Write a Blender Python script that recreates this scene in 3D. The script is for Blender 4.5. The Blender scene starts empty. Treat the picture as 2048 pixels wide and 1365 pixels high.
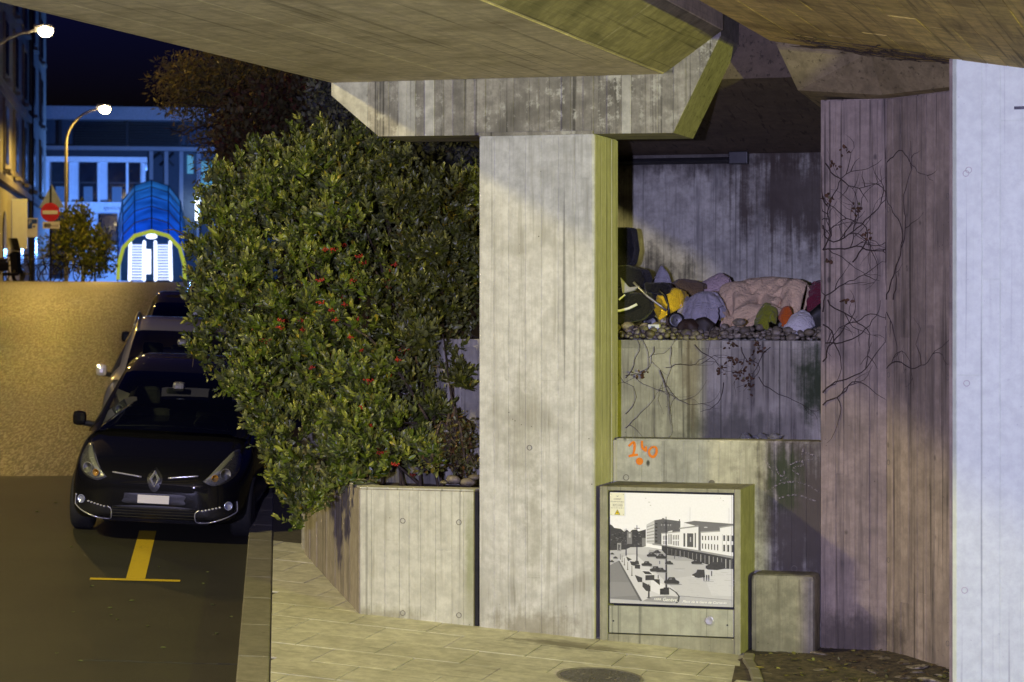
import bpy, bmesh, math, random
import numpy as np
from mathutils import Vector, Matrix
from mathutils.bvhtree import BVHTree
from mathutils.geometry import tessellate_polygon

# ------------------------------------------------------------------ camera
# world frame: x along the bridge walls, y into the depth, z up; (0,0,0) is the foot of the planter corner
CAM = np.array([6.851, -18.907, 2.599]); FPX = 4850.0; HOR = 600.0
FW = np.array([-.2812, .9597, 0.]); RT = np.array([.9597, .2812, 0.]); HEAD = math.asin(.2812)
sc = bpy.context.scene
col = sc.collection
cam_data = bpy.data.cameras.new('camera'); cam = bpy.data.objects.new('camera', cam_data); col.objects.link(cam)
cam.location = CAM; cam.rotation_euler = (math.pi/2, 0, HEAD)
cam_data.sensor_width = 36; cam_data.lens = FPX/2048*36; cam_data.shift_y = -82.5/2048
cam_data.clip_start = .1; cam_data.clip_end = 2000
cam_data.dof.use_dof = True; cam_data.dof.focus_distance = 19.6; cam_data.dof.aperture_fstop = 4.5
sc.camera = cam
# ------------------------------------------------------------------ night sky
w = bpy.data.worlds.new('World'); sc.world = w; w.use_nodes = True
wn = w.node_tree.nodes; wl = w.node_tree.links
sky = wn.new('ShaderNodeTexSky'); sky.sky_type = 'NISHITA'; sky.sun_disc = False
sky.sun_elevation = math.radians(-1.0); sky.sun_rotation = math.radians(150)
hs = wn.new('ShaderNodeMix'); hs.data_type = 'RGBA'; hs.blend_type = 'MULTIPLY'; hs.inputs[0].default_value = 1
hs.inputs[7].default_value = (.03, .06, 1.0, 1)
wl.new(sky.outputs[0], hs.inputs[6]); wl.new(hs.outputs[2], wn['Background'].inputs[0])
wn['Background'].inputs[1].default_value = .16
sc.view_settings.view_transform = 'Standard'; sc.view_settings.look = 'None'
sc.view_settings.exposure = 0; sc.view_settings.gamma = 1
# lamp strengths (watts) and colours
LAMP_MAST = 1250; COL_MAST = (1, .62, .10)
LAMP_NEAR = 6000; COL_NEAR = (1, .86, .34)
LAMP_GREEN = 9800; COL_GREEN = (.95, 1, .06)
LAMP_BLUE = 10800; COL_BLUE = (.57, .55, 1)
sc.cycles.max_bounces = 5; sc.cycles.diffuse_bounces = 3; sc.cycles.glossy_bounces = 3
sc.cycles.transmission_bounces = 4; sc.cycles.transparent_max_bounces = 8
sc.cycles.sample_clamp_indirect = 4; sc.cycles.caustics_reflective = False; sc.cycles.caustics_refractive = False
sc.cycles.use_denoising = True

rnd = random.Random(7); nrg = np.random.default_rng(11)

# ------------------------------------------------------------------ geometry helpers
def ray(px, py): return FW + (px-1024)/FPX*RT + np.array([0, 0, (HOR-py)/FPX])
def aty(px, py, y): d = ray(px, py); return CAM + d*((y-CAM[1])/d[1])
def atY(px, py, Y): return CAM + ray(px, py)*Y
def cw(X, Y, z): p = CAM + RT*X + FW*Y; return np.array([p[0], p[1], z])
def zroad(x, y):
    Y = (x-CAM[0])*FW[0] + (y-CAM[1])*FW[1]
    zp = -.066*x + .034*y - .12
    t = np.clip((Y-44)/36, 0, 1); t = t*t*(3-2*t)
    return zp*(1-t) + 3.14*t
def zpav(x, y): return zroad(x, y) + .12
def on_pav(px, py, off=0.):
    d = ray(px, py); k = np.array([.066, -.034, 1.]); return CAM + d*((off - k@CAM)/(k@d))

def wloc(o):
    v = np.zeros(3)
    while o is not None: v = v + np.array(o.location); o = o.parent
    return v
def tag(o, label=None, cat=None, group=None, kind=None):
    if label: o['label'] = label
    if cat: o['category'] = cat
    if group: o['group'] = group
    if kind: o['kind'] = kind
    return o
def thing(name, loc, label, cat, group=None, rz=0):
    o = bpy.data.objects.new(name, None); col.objects.link(o); o.location = [float(v) for v in loc]
    o.rotation_euler = (0, 0, rz); o.empty_display_size = .2
    return tag(o, label, cat, group)
def mk(name, v, f, mat, parent=None, local=False, smooth=False, loc=None, cols=None):
    """one mesh object; v in world coordinates unless local"""
    v = np.asarray(v, float)
    if parent is not None and not local: v = v - wloc(parent)
    org = np.zeros(3) if loc is None else np.asarray(loc, float)
    me = bpy.data.meshes.new(name); me.from_pydata((v-org).tolist(), [], f if isinstance(f, list) else f.tolist()); me.update()
    if smooth: me.polygons.foreach_set('use_smooth', [True]*len(me.polygons))
    if cols is not None:
        a = me.color_attributes.new('tone', 'FLOAT_COLOR', 'POINT')
        c = np.ones((len(v), 4)); c[:, :3] = cols; a.data.foreach_set('color', c.ravel())
    if mat is not None: me.materials.append(mat)
    o = bpy.data.objects.new(name, me); col.objects.link(o); o.parent = parent; o.location = org
    return o
def inst(name, me, parent, M):
    o = bpy.data.objects.new(name, me); col.objects.link(o); o.parent = parent
    o.matrix_local = M
    return o
class MB:
    def __init__(s): s.v = []; s.f = []
    def add(s, v, f):
        n = len(s.v); s.v += [tuple(map(float, p)) for p in v]; s.f += [tuple(i+n for i in q) for q in f]; return s
    def box(s, x0, x1, y0, y1, z0, z1, b=0):
        if b <= 0:
            v = [(x, y, z) for z in (z0, z1) for y in (y0, y1) for x in (x0, x1)]
            return s.add(v, [(0, 2, 3, 1), (4, 5, 7, 6), (0, 1, 5, 4), (2, 6, 7, 3), (0, 4, 6, 2), (1, 3, 7, 5)])
        bm = bmesh.new(); bmesh.ops.create_cube(bm, size=1)
        for q in bm.verts:
            q.co = ((x0+x1)/2+q.co.x*(x1-x0), (y0+y1)/2+q.co.y*(y1-y0), (z0+z1)/2+q.co.z*(z1-z0))
        bmesh.ops.bevel(bm, geom=bm.edges[:], offset=b, segments=2, affect='EDGES', profile=.6)
        bm.verts.index_update(); s.add([q.co[:] for q in bm.verts], [[q.index for q in f.verts] for f in bm.faces]); bm.free(); return s
    def prism(s, poly, f3, d):
        """poly: 2D points, f3(a,b)->3D, d: extrusion vector"""
        n = len(poly); A = [np.array(f3(*p), float) for p in poly]; B = [p+np.array(d) for p in A]
        fs = [tuple(range(n)), tuple(range(2*n-1, n-1, -1))]
        fs += [(i, i+n, (i+1) % n+n, (i+1) % n) for i in range(n)]
        return s.add(A+B, fs)
    def tube(s, pts, r, n=6, cap=True):
        P = np.asarray(pts, float); m = len(P); r = np.broadcast_to(np.asarray(r, float), (m,))
        T = np.gradient(P, axis=0); T /= np.linalg.norm(T, axis=1)[:, None]+1e-9
        up = np.array([0, 0, 1.]) if abs(T[0][2]) < .9 else np.array([1., 0, 0])
        V = []
        for i in range(m):
            a = np.cross(T[i], up); a /= np.linalg.norm(a)+1e-9; b = np.cross(a, T[i]); up = b
            for k in range(n):
                c = 2*math.pi*k/n; V.append(P[i]+r[i]*(a*math.cos(c)+b*math.sin(c)))
        F = [(i*n+k, i*n+(k+1) % n, (i+1)*n+(k+1) % n, (i+1)*n+k) for i in range(m-1) for k in range(n)]
        if cap: F += [tuple(range(n-1, -1, -1)), tuple((m-1)*n+k for k in range(n))]
        return s.add(V, F)
    def lathe(s, prof, M, n=20):
        """prof: (r,h) along local z, M: 4x4"""
        V = []; k = len(prof)
        for j in range(n):
            c = 2*math.pi*j/n
            for (r, h) in prof: V.append((M @ Vector((r*math.cos(c), r*math.sin(c), h)))[:])
        F = [(j*k+i, ((j+1) % n)*k+i, ((j+1) % n)*k+i+1, j*k+i+1) for j in range(n) for i in range(k-1)]
        F += [tuple(j*k for j in range(n-1, -1, -1)), tuple(j*k+k-1 for j in range(n))]
        return s.add(V, F)
    def sphere(s, c, r, seg=10, rings=6, jit=0, rg=None):
        V = []; F = []; r = np.broadcast_to(np.asarray(r, float), (3,))
        for i in range(rings+1):
            t = math.pi*i/rings
            for j in range(seg):
                a = 2*math.pi*j/seg
                q = np.array([math.sin(t)*math.cos(a), math.sin(t)*math.sin(a), math.cos(t)])
                if jit: q = q*(1+rg.uniform(-jit, jit))
                V.append(np.asarray(c)+q*r)
        for i in range(rings):
            for j in range(seg): F.append((i*seg+j, (i+1)*seg+j, (i+1)*seg+(j+1) % seg, i*seg+(j+1) % seg))
        return s.add(V, F)
    def build(s, name, mat, parent=None, local=False, smooth=False, loc=None):
        o = mk(name, s.v, s.f, mat, parent, local, smooth, loc); s.v = []; s.f = []; return o
def fixn(o):
    bm = bmesh.new(); bm.from_mesh(o.data); bmesh.ops.recalc_face_normals(bm, faces=bm.faces); bm.to_mesh(o.data); bm.free(); return o
def box(name, x0, x1, y0, y1, z0, z1, mat, parent=None, b=.012, local=False):
    return MB().box(x0, x1, y0, y1, z0, z1, b).build(name, mat, parent, local)
def clip(poly, nx, ny, c):
    """keep the part of a 2D polygon where nx*x+ny*y>=c"""
    out = []
    for i in range(len(poly)):
        p, q = poly[i], poly[(i+1) % len(poly)]
        a, b = nx*p[0]+ny*p[1]-c, nx*q[0]+ny*q[1]-c
        if a >= 0: out.append(p)
        if (a >= 0) != (b >= 0): t = a/(a-b); out.append((p[0]+t*(q[0]-p[0]), p[1]+t*(q[1]-p[1])))
    return out
def shrink(poly, d):
    P = np.array(poly, float); n = len(P); out = []
    A = sum(P[i][0]*P[(i+1) % n][1]-P[(i+1) % n][0]*P[i][1] for i in range(n)); sgn = 1 if A > 0 else -1
    for i in range(n):
        e1 = P[i]-P[i-1]; e2 = P[(i+1) % n]-P[i]
        e1 = e1/(np.linalg.norm(e1)+1e-9); e2 = e2/(np.linalg.norm(e2)+1e-9)
        n1 = np.array([-e1[1], e1[0]])*sgn; n2 = np.array([-e2[1], e2[0]])*sgn
        m = n1+n2; m = m/max(.4, 1+n1@n2); out.append(P[i]+m*d)
    return [tuple(p) for p in out]
def plate(name, poly, f3, nrm, t, mat, parent, ch=.004):
    """a slab with chamfered rim on a plane: poly 2D, f3 plane map, nrm outward, thickness t"""
    n = len(poly); nrm = np.asarray(nrm, float); In = shrink(poly, ch)
    A = [np.array(f3(*p))-nrm*.004 for p in poly]; B = [np.array(f3(*p))+nrm*max(t-ch*.6, .0005) for p in poly]; Cc = [np.array(f3(*p))+nrm*t for p in In]
    V = A+B+Cc; F = [tuple(2*n+i for i in range(n))]
    for i in range(n):
        j = (i+1) % n; F += [(i, j, n+j, n+i), (n+i, n+j, 2*n+j, 2*n+i)]
    return fixn(mk(name, V, F, mat, parent))
def strips(parent, f3, nrm, xs, lo, hi, mat, rg, name='concrete_strip', t=(.002, .007), cuts=()):
    """board-marked strips: xs cut positions across, lo/hi functions of position, cuts: {index:[heights]}"""
    cuts = dict(cuts)
    for i in range(len(xs)-1):
        a, b = xs[i], xs[i+1]; hs_ = sorted(cuts.get(i, []))
        lv = [(lo(a), lo(b))]+[(h, h) for h in hs_]+[(hi(a), hi(b))]
        for j in range(len(lv)-1):
            g = .0008
            poly = [(a+g, lv[j][0]), (b-g, lv[j][1]), (b-g, lv[j+1][1]), (a+g, lv[j+1][0])]
            plate(name, poly, f3, nrm, rg.uniform(*t), mat, parent, .0025)
def cuts_at(a, b, wd, rg, jit=.25):
    xs = [a]
    while xs[-1] < b-wd*.7: xs.append(xs[-1]+wd*(1+rg.uniform(-jit, jit)))
    if b-xs[-1] < wd*.5 and len(xs) > 1: xs[-1] = b
    else: xs.append(b)
    return xs

# ------------------------------------------------------------------ materials
class NT:
    def __init__(s, name):
        s.m = bpy.data.materials.new(name); s.m.use_nodes = True; s.t = s.m.node_tree
        s.b = s.t.nodes['Principled BSDF']; s.out = s.t.nodes['Material Output']
    def n(s, t, **k):
        o = s.t.nodes.new(t)
        for a, b in k.items(): setattr(o, a, b)
        return o
    def l(s, a, b): s.t.links.new(a, b)
    def val(s, x, sock):
        if hasattr(x, 'is_linked') or hasattr(x, 'links'): s.l(x, sock)
        else:
            sock.default_value = x if not isinstance(x, tuple) or len(x) == 4 or sock.type == 'VECTOR' else (*x, 1)
    def pos(s, scale=(1, 1, 1), obj=False):
        g = s.n('ShaderNodeTexCoord').outputs['Object'] if obj else s.n('ShaderNodeNewGeometry').outputs['Position']
        m = s.n('ShaderNodeMapping'); m.inputs['Scale'].default_value = scale; s.l(g, m.inputs[0]); return m.outputs[0]
    def noise(s, v, scale, detail=4, rough=.6, dist=0):
        o = s.n('ShaderNodeTexNoise'); o.inputs['Scale'].default_value = scale; o.inputs['Detail'].default_value = detail
        o.inputs['Roughness'].default_value = rough; o.inputs['Distortion'].default_value = dist; s.l(v, o.inputs['Vector']); return o.outputs[0]
    def voro(s, v, scale, feat='F1', out=0):
        o = s.n('ShaderNodeTexVoronoi', feature=feat); o.inputs['Scale'].default_value = scale; s.l(v, o.inputs['Vector']); return o.outputs[out]
    def ramp(s, x, a, b, c0=0., c1=1.):
        o = s.n('ShaderNodeMapRange'); o.interpolation_type = 'SMOOTHSTEP'
        for i, q in enumerate((a, b, c0, c1)): o.inputs[1+i].default_value = q
        s.l(x, o.inputs[0]); return o.outputs[0]
    def math(s, op, a, b=0.):
        o = s.n('ShaderNodeMath', operation=op); s.val(a, o.inputs[0]); s.val(b, o.inputs[1]); return o.outputs[0]
    def mix(s, f, a, b, mode='MIX'):
        o = s.n('ShaderNodeMix', data_type='RGBA', blend_type=mode); s.val(f, o.inputs[0]); s.val(a, o.inputs[6]); s.val(b, o.inputs[7]); return o.outputs[2]
    def bump(s, h, st=.3, d=.01):
        o = s.n('ShaderNodeBump'); o.inputs['Strength'].default_value = st; o.inputs['Distance'].default_value = d
        s.l(h, o.inputs['Height']); s.l(o.outputs[0], s.b.inputs['Normal'])
    def done(s, c=None, r=None, spec=None, metal=None, **k):
        if c is not None: s.val(c, s.b.inputs['Base Color'])
        if r is not None: s.val(r, s.b.inputs['Roughness'])
        if spec is not None: s.val(spec, s.b.inputs['Specular IOR Level'])
        if metal is not None: s.val(metal, s.b.inputs['Metallic'])
        for a, b in k.items(): s.val(b, s.b.inputs[a.replace('_', ' ')])
        return s.m
def concrete(name, c, dark=(.10, .092, .08), axis=2, tint=.16, streak=.55, holes=.5, rough=.82, mott=.5, stains_and_shade=(), spec=.3, bump=.35, scuff=None):
    m = NT(name); sg = [1, 1, 1]; sg[axis] = .05
    st = m.noise(m.pos(tuple(14*q for q in sg)), 1, 3, .65)
    st2 = m.noise(m.pos(tuple(55*q for q in sg)), 1, 2, .6)
    mo = m.noise(m.pos(), 1.7, 4, .62, .4); mf = m.noise(m.pos(), 9, 4, .7)
    rd = m.n('ShaderNodeObjectInfo').outputs['Random']
    k = m.math('MULTIPLY', m.ramp(st, .48, .78), streak)
    k = m.math('ADD', k, m.math('MULTIPLY', m.ramp(st2, .5, .75), streak*.35))
    k = m.math('ADD', k, m.math('MULTIPLY', m.ramp(mo, .46, .72), mott))
    k = m.math('MULTIPLY', k, m.ramp(mf, .25, .62, .45, 1.))
    kk = m.n('ShaderNodeClamp'); m.l(k, kk.inputs[0]); k = kk.outputs[0]
    cc = m.mix(k, c, dark)
    b = m.math('ADD', m.math('MULTIPLY', rd, 2*tint), 1-tint)
    b = m.math('MULTIPLY', b, m.ramp(mf, .28, .72, .92-.28*mott, 1.04+.16*mott))
    sv = list(sg); sv[axis] = .011; seep = m.noise(m.pos(tuple(26*q for q in sv)), 1, 2, .5)
    b = m.math('MULTIPLY', b, m.ramp(seep, .60, .70, 1, 1-.6*min(1, streak+.25)))
    g = m.n('ShaderNodeCombineColor'); [m.l(b, g.inputs[i]) for i in range(3)]
    cc = m.mix(1., cc, g.outputs[0], 'MULTIPLY')
    if scuff:
        sn = m.math('ADD', m.math('MULTIPLY', mf, .6), m.math('MULTIPLY', st, .4)); sm = mo
        cc = m.mix(m.math('MULTIPLY', m.ramp(sn, .52, .62), m.ramp(sm, .36, .55)), cc, scuff)
    if holes:
        v = m.voro(m.pos(), 16)
        h = m.math('MULTIPLY', m.ramp(v, .05, .11, 1, 0), m.ramp(mo, .56, .62))
        v2 = m.voro(m.pos((1, 1, .6)), 5.5); h2 = m.math('MULTIPLY', m.ramp(v2, .05, .12, 1, 0), m.ramp(mo, .47, .42))
        h = m.math('MULTIPLY', m.math('MAXIMUM', h, h2), holes)
        cc = m.mix(h, cc, tuple(.3*q for q in dark))
    for (p, r, sc_, s_) in stains_and_shade:
        q = m.n('ShaderNodeVectorMath', operation='SUBTRACT'); q.inputs[1].default_value = p; m.l(m.n('ShaderNodeNewGeometry').outputs['Position'], q.inputs[0])
        e = m.n('ShaderNodeVectorMath', operation='DIVIDE'); e.inputs[1].default_value = r; m.l(q.outputs[0], e.inputs[0])
        ln = m.n('ShaderNodeVectorMath', operation='LENGTH'); m.l(e.outputs[0], ln.inputs[0])
        d = m.math('ADD', ln.outputs['Value'], m.math('ADD', m.math('MULTIPLY', m.math('SUBTRACT', st, .5), 2.0), m.math('MULTIPLY', m.math('SUBTRACT', mf, .5), .9)))
        cc = m.mix(m.math('MULTIPLY', m.ramp(d, .3, 1.25, 1, 0), s_), cc, sc_)
    m.bump(m.noise(m.pos(tuple(70*q for q in sg)), 1, 2), bump, .006)
    return m.done(cc, rough, spec)
def flat(name, c, r=.6, metal=0., spec=.5, var=.12, scale=8., bump=0., coat=0.):
    m = NT(name); nz = m.noise(m.pos(obj=True), scale, 5, .65)
    cc = m.mix(m.ramp(nz, .3, .75), tuple(q*(1-var) for q in c), tuple(min(1, q*(1+var)) for q in c))
    if bump: m.bump(m.noise(m.pos(obj=True), scale*5, 4), bump, .004)
    rr = m.ramp(m.noise(m.pos(obj=True), scale*2.3, 3), .3, .7, max(0, r-.06), min(1, r+.06))
    m.done(cc, rr, spec, metal)
    if coat: m.b.inputs['Coat Weight'].default_value = coat; m.b.inputs['Coat Roughness'].default_value = .04
    return m.m
def glow(name, c, s):
    m = NT(name); m.b.inputs['Emission Color'].default_value = (*c, 1); m.b.inputs['Emission Strength'].default_value = s
    m.m.cycles.emission_sampling = 'NONE'
    return m.done(tuple(.5*q for q in c), .4)
def leafmat(name, gl=.42, trans=.12):
    m = NT(name); a = m.n('ShaderNodeAttribute', attribute_name='tone').outputs[0]
    bf = m.n('ShaderNodeNewGeometry').outputs['Backfacing']
    c = m.mix(m.math('MULTIPLY', bf, .55), a, (.20, .21, .085, 1))
    m.done(c, gl, .5)
    tr = m.n('ShaderNodeBsdfTranslucent'); m.l(a, tr.inputs[0]); mx = m.n('ShaderNodeMixShader'); mx.inputs[0].default_value = trans
    m.l(m.b.outputs[0], mx.inputs[1]); m.l(tr.outputs[0], mx.inputs[2]); m.l(mx.outputs[0], m.out.inputs[0]); return m.m
def glassmat(name, tint, ior=1.5, base=(.01, .012, .014), amount=.75):
    """thin pane: part see-through, mirror by Fresnel"""
    m = NT(name); m.done(base, .04, .5); tr = m.n('ShaderNodeBsdfTransparent'); tr.inputs[0].default_value = (*tint, 1)
    mx = m.n('ShaderNodeMixShader'); mx.inputs[0].default_value = amount
    gl = m.n('ShaderNodeBsdfGlossy'); gl.inputs['Roughness'].default_value = .03
    fr = m.n('ShaderNodeFresnel'); fr.inputs[0].default_value = ior; m2 = m.n('ShaderNodeMixShader')
    m.l(m.b.outputs[0], mx.inputs[1]); m.l(tr.outputs[0], mx.inputs[2])
    m.l(fr.outputs[0], m2.inputs[0]); m.l(mx.outputs[0], m2.inputs[1]); m.l(gl.outputs[0], m2.inputs[2]); m.l(m2.outputs[0], m.out.inputs[0]); return m.m
GREY = (.55, .535, .575)
M_COL = concrete('column_concrete', GREY, (.2, .185, .16), tint=.05, streak=.55, mott=.5, holes=.9, stains_and_shade=[((1.5, 0, -.06), (.5, .4, .16), (.17, .145, .1), .6), ((1.42, 0, 1.55), (.16, .4, .55), (.26, .245, .215), .4), ((1.5, 0, .75), (.07, .4, .5), (.25, .235, .2), .4)])
M_COLS = concrete('column_side_concrete', (.50, .47, .42), (.16, .15, .12), tint=.1, streak=.75, mott=.2, holes=.1)
M_CAP = concrete('cap_concrete', (.29, .265, .25), (.12, .108, .098), tint=.2, streak=.75, mott=.9, holes=.7, scuff=(.46, .44, .42))
M_CAPU = concrete('cap_underside_concrete', (.26, .24, .2), (.1, .09, .07), axis=0, tint=.1)
M_PLAN = concrete('planter_concrete', (.52, .505, .50), (.2, .18, .14), tint=.07, streak=.3, mott=.4, holes=.8, stains_and_shade=[((.1, 0, -.02), (.5, .5, .1), (.2, .18, .12), .6), ((.95, 0, .5), (.05, .4, .7), (.22, .24, .11), .6)])
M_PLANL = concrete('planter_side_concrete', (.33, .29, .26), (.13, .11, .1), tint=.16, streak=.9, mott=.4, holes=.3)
M_LOW = concrete('low_wall_concrete', (.45, .43, .39), (.13, .125, .1), tint=.14, streak=.45, mott=.6, holes=.9, stains_and_shade=[((3.62, .6, .85), (.5, .6, 1.2), (.075, .062, .05), .93), ((3.45, .6, 1.15), (.16, .3, .28), (.04, .06, .02), .8)])  # large brown patch darkens the wall toward its right end
M_MID = concrete('terrace_wall_concrete', (.38, .36, .30), (.10, .09, .08), tint=.14, streak=.85, mott=.45, holes=.5, stains_and_shade=[((3.62, 1.3, 1.9), (.24, .5, .42), (.02, .035, .012), .96), ((2.85, 1.3, 1.5), (.5, .5, .2), (.07, .07, .055), .7), ((2.5, 1.3, 2.05), (.1, .5, .5), (.13, .09, .06), .5)])
M_BACK = concrete('back_wall_concrete', (.44, .435, .36), (.09, .088, .085), tint=.05, streak=.6, mott=.8, holes=.15, stains_and_shade=[((1.75, 3.4, 2.72), (.4, .6, .4), (.035, .034, .034), .9), ((2.0, 3.4, 3.98), (2.2, .6, .25), (.05, .042, .036), .85), ((3.1, 3.4, 3.6), (.75, .6, .55), (.055, .04, .03), .88), ((.75, 3.4, 2.7), (.5, .6, .7), (.1, .11, .12), .6)])  # dark patches at top and right paint the alcove's shadow into the wall colour
M_PIER = concrete('pier_concrete', (.34, .275, .22), (.10, .085, .075), tint=.14, streak=.85, mott=.55, holes=.6, stains_and_shade=[((3.95, .55, -.1), (.6, .5, .22), (.06, .05, .04), .7)])
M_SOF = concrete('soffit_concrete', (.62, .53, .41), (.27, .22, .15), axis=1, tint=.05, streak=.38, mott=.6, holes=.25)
M_SOF2 = concrete('board_soffit_concrete', (.64, .47, .17), (.22, .15, .05), axis=1, tint=.16, streak=.6, mott=.8, holes=.3)
M_DARKC = concrete('dark_brown_concrete', (.12, .09, .06), (.05, .04, .03), axis=1, tint=.1)  # dark brown concrete for the alcove ceiling and the rear deck
M_WHITE = concrete('white_painted_concrete', (.84, .95, .76), (.73, .80, .63), tint=.025, streak=.25, mott=.12, holes=.25, rough=.45, spec=.45, bump=.2)
M_CABI = concrete('cabinet_concrete', (.29, .28, .235), (.13, .12, .09), tint=.03, streak=.5, mott=.45, holes=.3)
M_BLOCK = concrete('block_concrete', (.27, .25, .2), (.07, .06, .042), tint=.05, streak=.5, mott=.8, holes=.7)
M_SLAB = concrete('paving_concrete', (.54, .52, .43), (.3, .28, .22), axis=0, tint=.07, streak=.15, mott=.6, holes=.25, rough=.75, stains_and_shade=[((1.9, -.35, -.1), (.5, .16, .3), (.13, .115, .08), .75)])
M_KERB = concrete('kerb_granite', (.22, .205, .165), (.13, .12, .095), axis=0, tint=.12, streak=.1, mott=.4, holes=.4, rough=.7)
M_TIE = flat('tie_plug', (.16, .145, .125), .9, var=.25, scale=30)
M_SOIL = flat('soil', (.075, .058, .036), .95, var=.6, scale=14, bump=.8)
M_BLACK = flat('black_plastic', (.012, .012, .013), .4, var=.2)
M_DARKM = flat('dark_metal', (.03, .03, .032), .4, .6, var=.2)
M_STEEL = flat('galvanised_steel', (.45, .44, .41), .4, .8, var=.1)
M_CHROME = flat('chrome', (.8, .8, .82), .1, 1., var=.03)
M_PAINTW = flat('white_paint', (.78, .78, .77), .45, var=.04)
# ------------------------------------------------------------------ road and pavement
def asphalt(name, c, scale, gl, bump):
    m = NT(name); p = m.pos(); v = m.voro(p, scale); fine = m.noise(p, scale*2.2, 3, .7); big = m.noise(p, .9, 5, .6)
    cc = m.mix(m.ramp(v, .1, .7), tuple(q*1.5 for q in c), tuple(q*.6 for q in c))
    cc = m.mix(m.ramp(big, .35, .7), cc, tuple(q*.62 for q in c))
    hgt = m.math('ADD', m.math('MULTIPLY', v, -1.), m.math('MULTIPLY', fine, .6))
    if scale < 50:
        mp_ = m.n('ShaderNodeMapping'); mp_.vector_type = 'POINT'; mp_.inputs['Rotation'].default_value = (0, 0, -math.atan2(.371, .929)); m.l(m.n('ShaderNodeNewGeometry').outputs['Position'], mp_.inputs[0])
        m2_ = m.n('ShaderNodeMapping'); m2_.inputs['Scale'].default_value = (34, 3.4, 1); m.l(mp_.outputs[0], m2_.inputs[0]); gr_ = m.noise(m2_.outputs[0], 1, 4, .8)
        lo_ = m.noise(p, .35, 4, .6); cc = m.mix(m.ramp(gr_, .36, .64), cc, tuple(q*.3 for q in c)); cc = m.mix(m.ramp(lo_, .5, .7, 0, .5), cc, tuple(q*.4 for q in c)); gl = m.ramp(gr_, .38, .60, .33, .55)
        hgt = m.math('ADD', hgt, m.math('MULTIPLY', gr_, .25))
    m.bump(hgt, bump, .3/scale)
    return m.done(cc, gl, .5)
M_ROAD = asphalt('coarse_asphalt', (.085, .069, .035), 27, .34, .36)
M_ASPH = asphalt('smooth_asphalt', (.040, .037, .024), 120, .62, .4)
_y = NT('yellow_marking'); _w = _y.ramp(_y.noise(_y.pos(), 38, 5, .8), .52, .64); _w2 = _y.ramp(_y.noise(_y.pos(), 5, 4, .7), .45, .7, .1, 1.)
M_YEL = _y.done(_y.mix(_y.math('MULTIPLY', _w, _w2), (.60, .42, .02, 1), (.09, .07, .02, 1)), .65, .4)
KD = np.array([-.371, .929]); KN = np.array([.929, .371]); K0 = np.array([-.30, -1.865])   # kerb line, outer face
us = np.concatenate([np.arange(-60, -20, 8), np.arange(-20, 22, 2.), np.arange(22, 101, 8)])
vs = np.concatenate([np.arange(-20, 100, 3.), np.arange(100, 420, 20)])
V = []; F = []
for v in vs:
    for u in us:
        p = cw(u, v, 0); V.append((p[0], p[1], zroad(p[0], p[1])))
for j in range(len(vs)-1):
    for i in range(len(us)-1):
        a = j*len(us)+i; F.append((a, a+1, a+1+len(us), a+len(us)))
road = tag(mk('road', V, F, M_ROAD, smooth=True), kind='structure')
S0 = np.array([-6.48, 6.72]); SD = np.array([.75, .66])
pts = [S0-SD*6, S0+SD*6, K0+KD*(-16), K0+KD*(-16)-KN*12]
pts = [(-11, 2.7), (-6.48, 6.72), tuple(K0+KD*11.2-KN*.002), tuple(K0-KD*14-KN*.002), (-9, -14)]
mk('asphalt_patch', [(x, y, zroad(x, y)+.004) for x, y in pts], [(0, 1, 2, 3, 4)], M_ASPH, road)
def rpoly(name, pts, mat, dz=.008): return mk(name, [(x, y, zroad(x, y)+dz) for x, y in pts], [tuple(range(len(pts)))], mat, road)
tb = np.array([-2.51, 1.02]); tx = np.array([.90, .44]); tx /= np.linalg.norm(tx); ty = np.array([-.385, .922])
rpoly('parking_mark', [tb-tx*.40-ty*.05, tb+tx*.40-ty*.05, tb+tx*.40+ty*.05, tb-tx*.40+ty*.05], M_YEL)
rpoly('parking_mark', [tb-tx*.085+ty*.053, tb+tx*.085+ty*.053, tb+tx*.085+ty*2.9, tb-tx*.085+ty*2.9], M_YEL)
# small cracks and dropped scraps on the asphalt
M_LITTER = flat('pale_litter', (.5, .48, .4), .8, var=.3)
rg = random.Random(3)
M_CRACK = flat('crack_filler', (.018, .016, .012), .7)
cp = on_pav(455, 1331, -.12); cv = []
for i in range(15):
    cv.append((cp[0]-1.0+i*.085, cp[1]-.42+i*.036+rg.uniform(-.015, .015)))
mb = MB(); mb.tube([(x, y, zroad(x, y)+.003) for x, y in cv], [.004+.008*rg.random() for _ in cv], 4); mb.build('road_crack', M_CRACK, road)

pav = MB(); sv = np.arange(-9, 70, 3.); g = []
for s in sv:
    for q in (.1, 3, 7, 14):
        p = K0+KD*s+KN*q; g.append((p[0], p[1], zpav(p[0], p[1])-.014))
pav.add(g, [(i*4+j, i*4+j+1, i*4+j+5, i*4+j+4) for i in range(len(sv)-1) for j in range(3)])
pavement = tag(pav.build('pavement', flat('paving_joint_sand', (.09, .08, .055), .95, var=.3, scale=20)), kind='structure')
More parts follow.
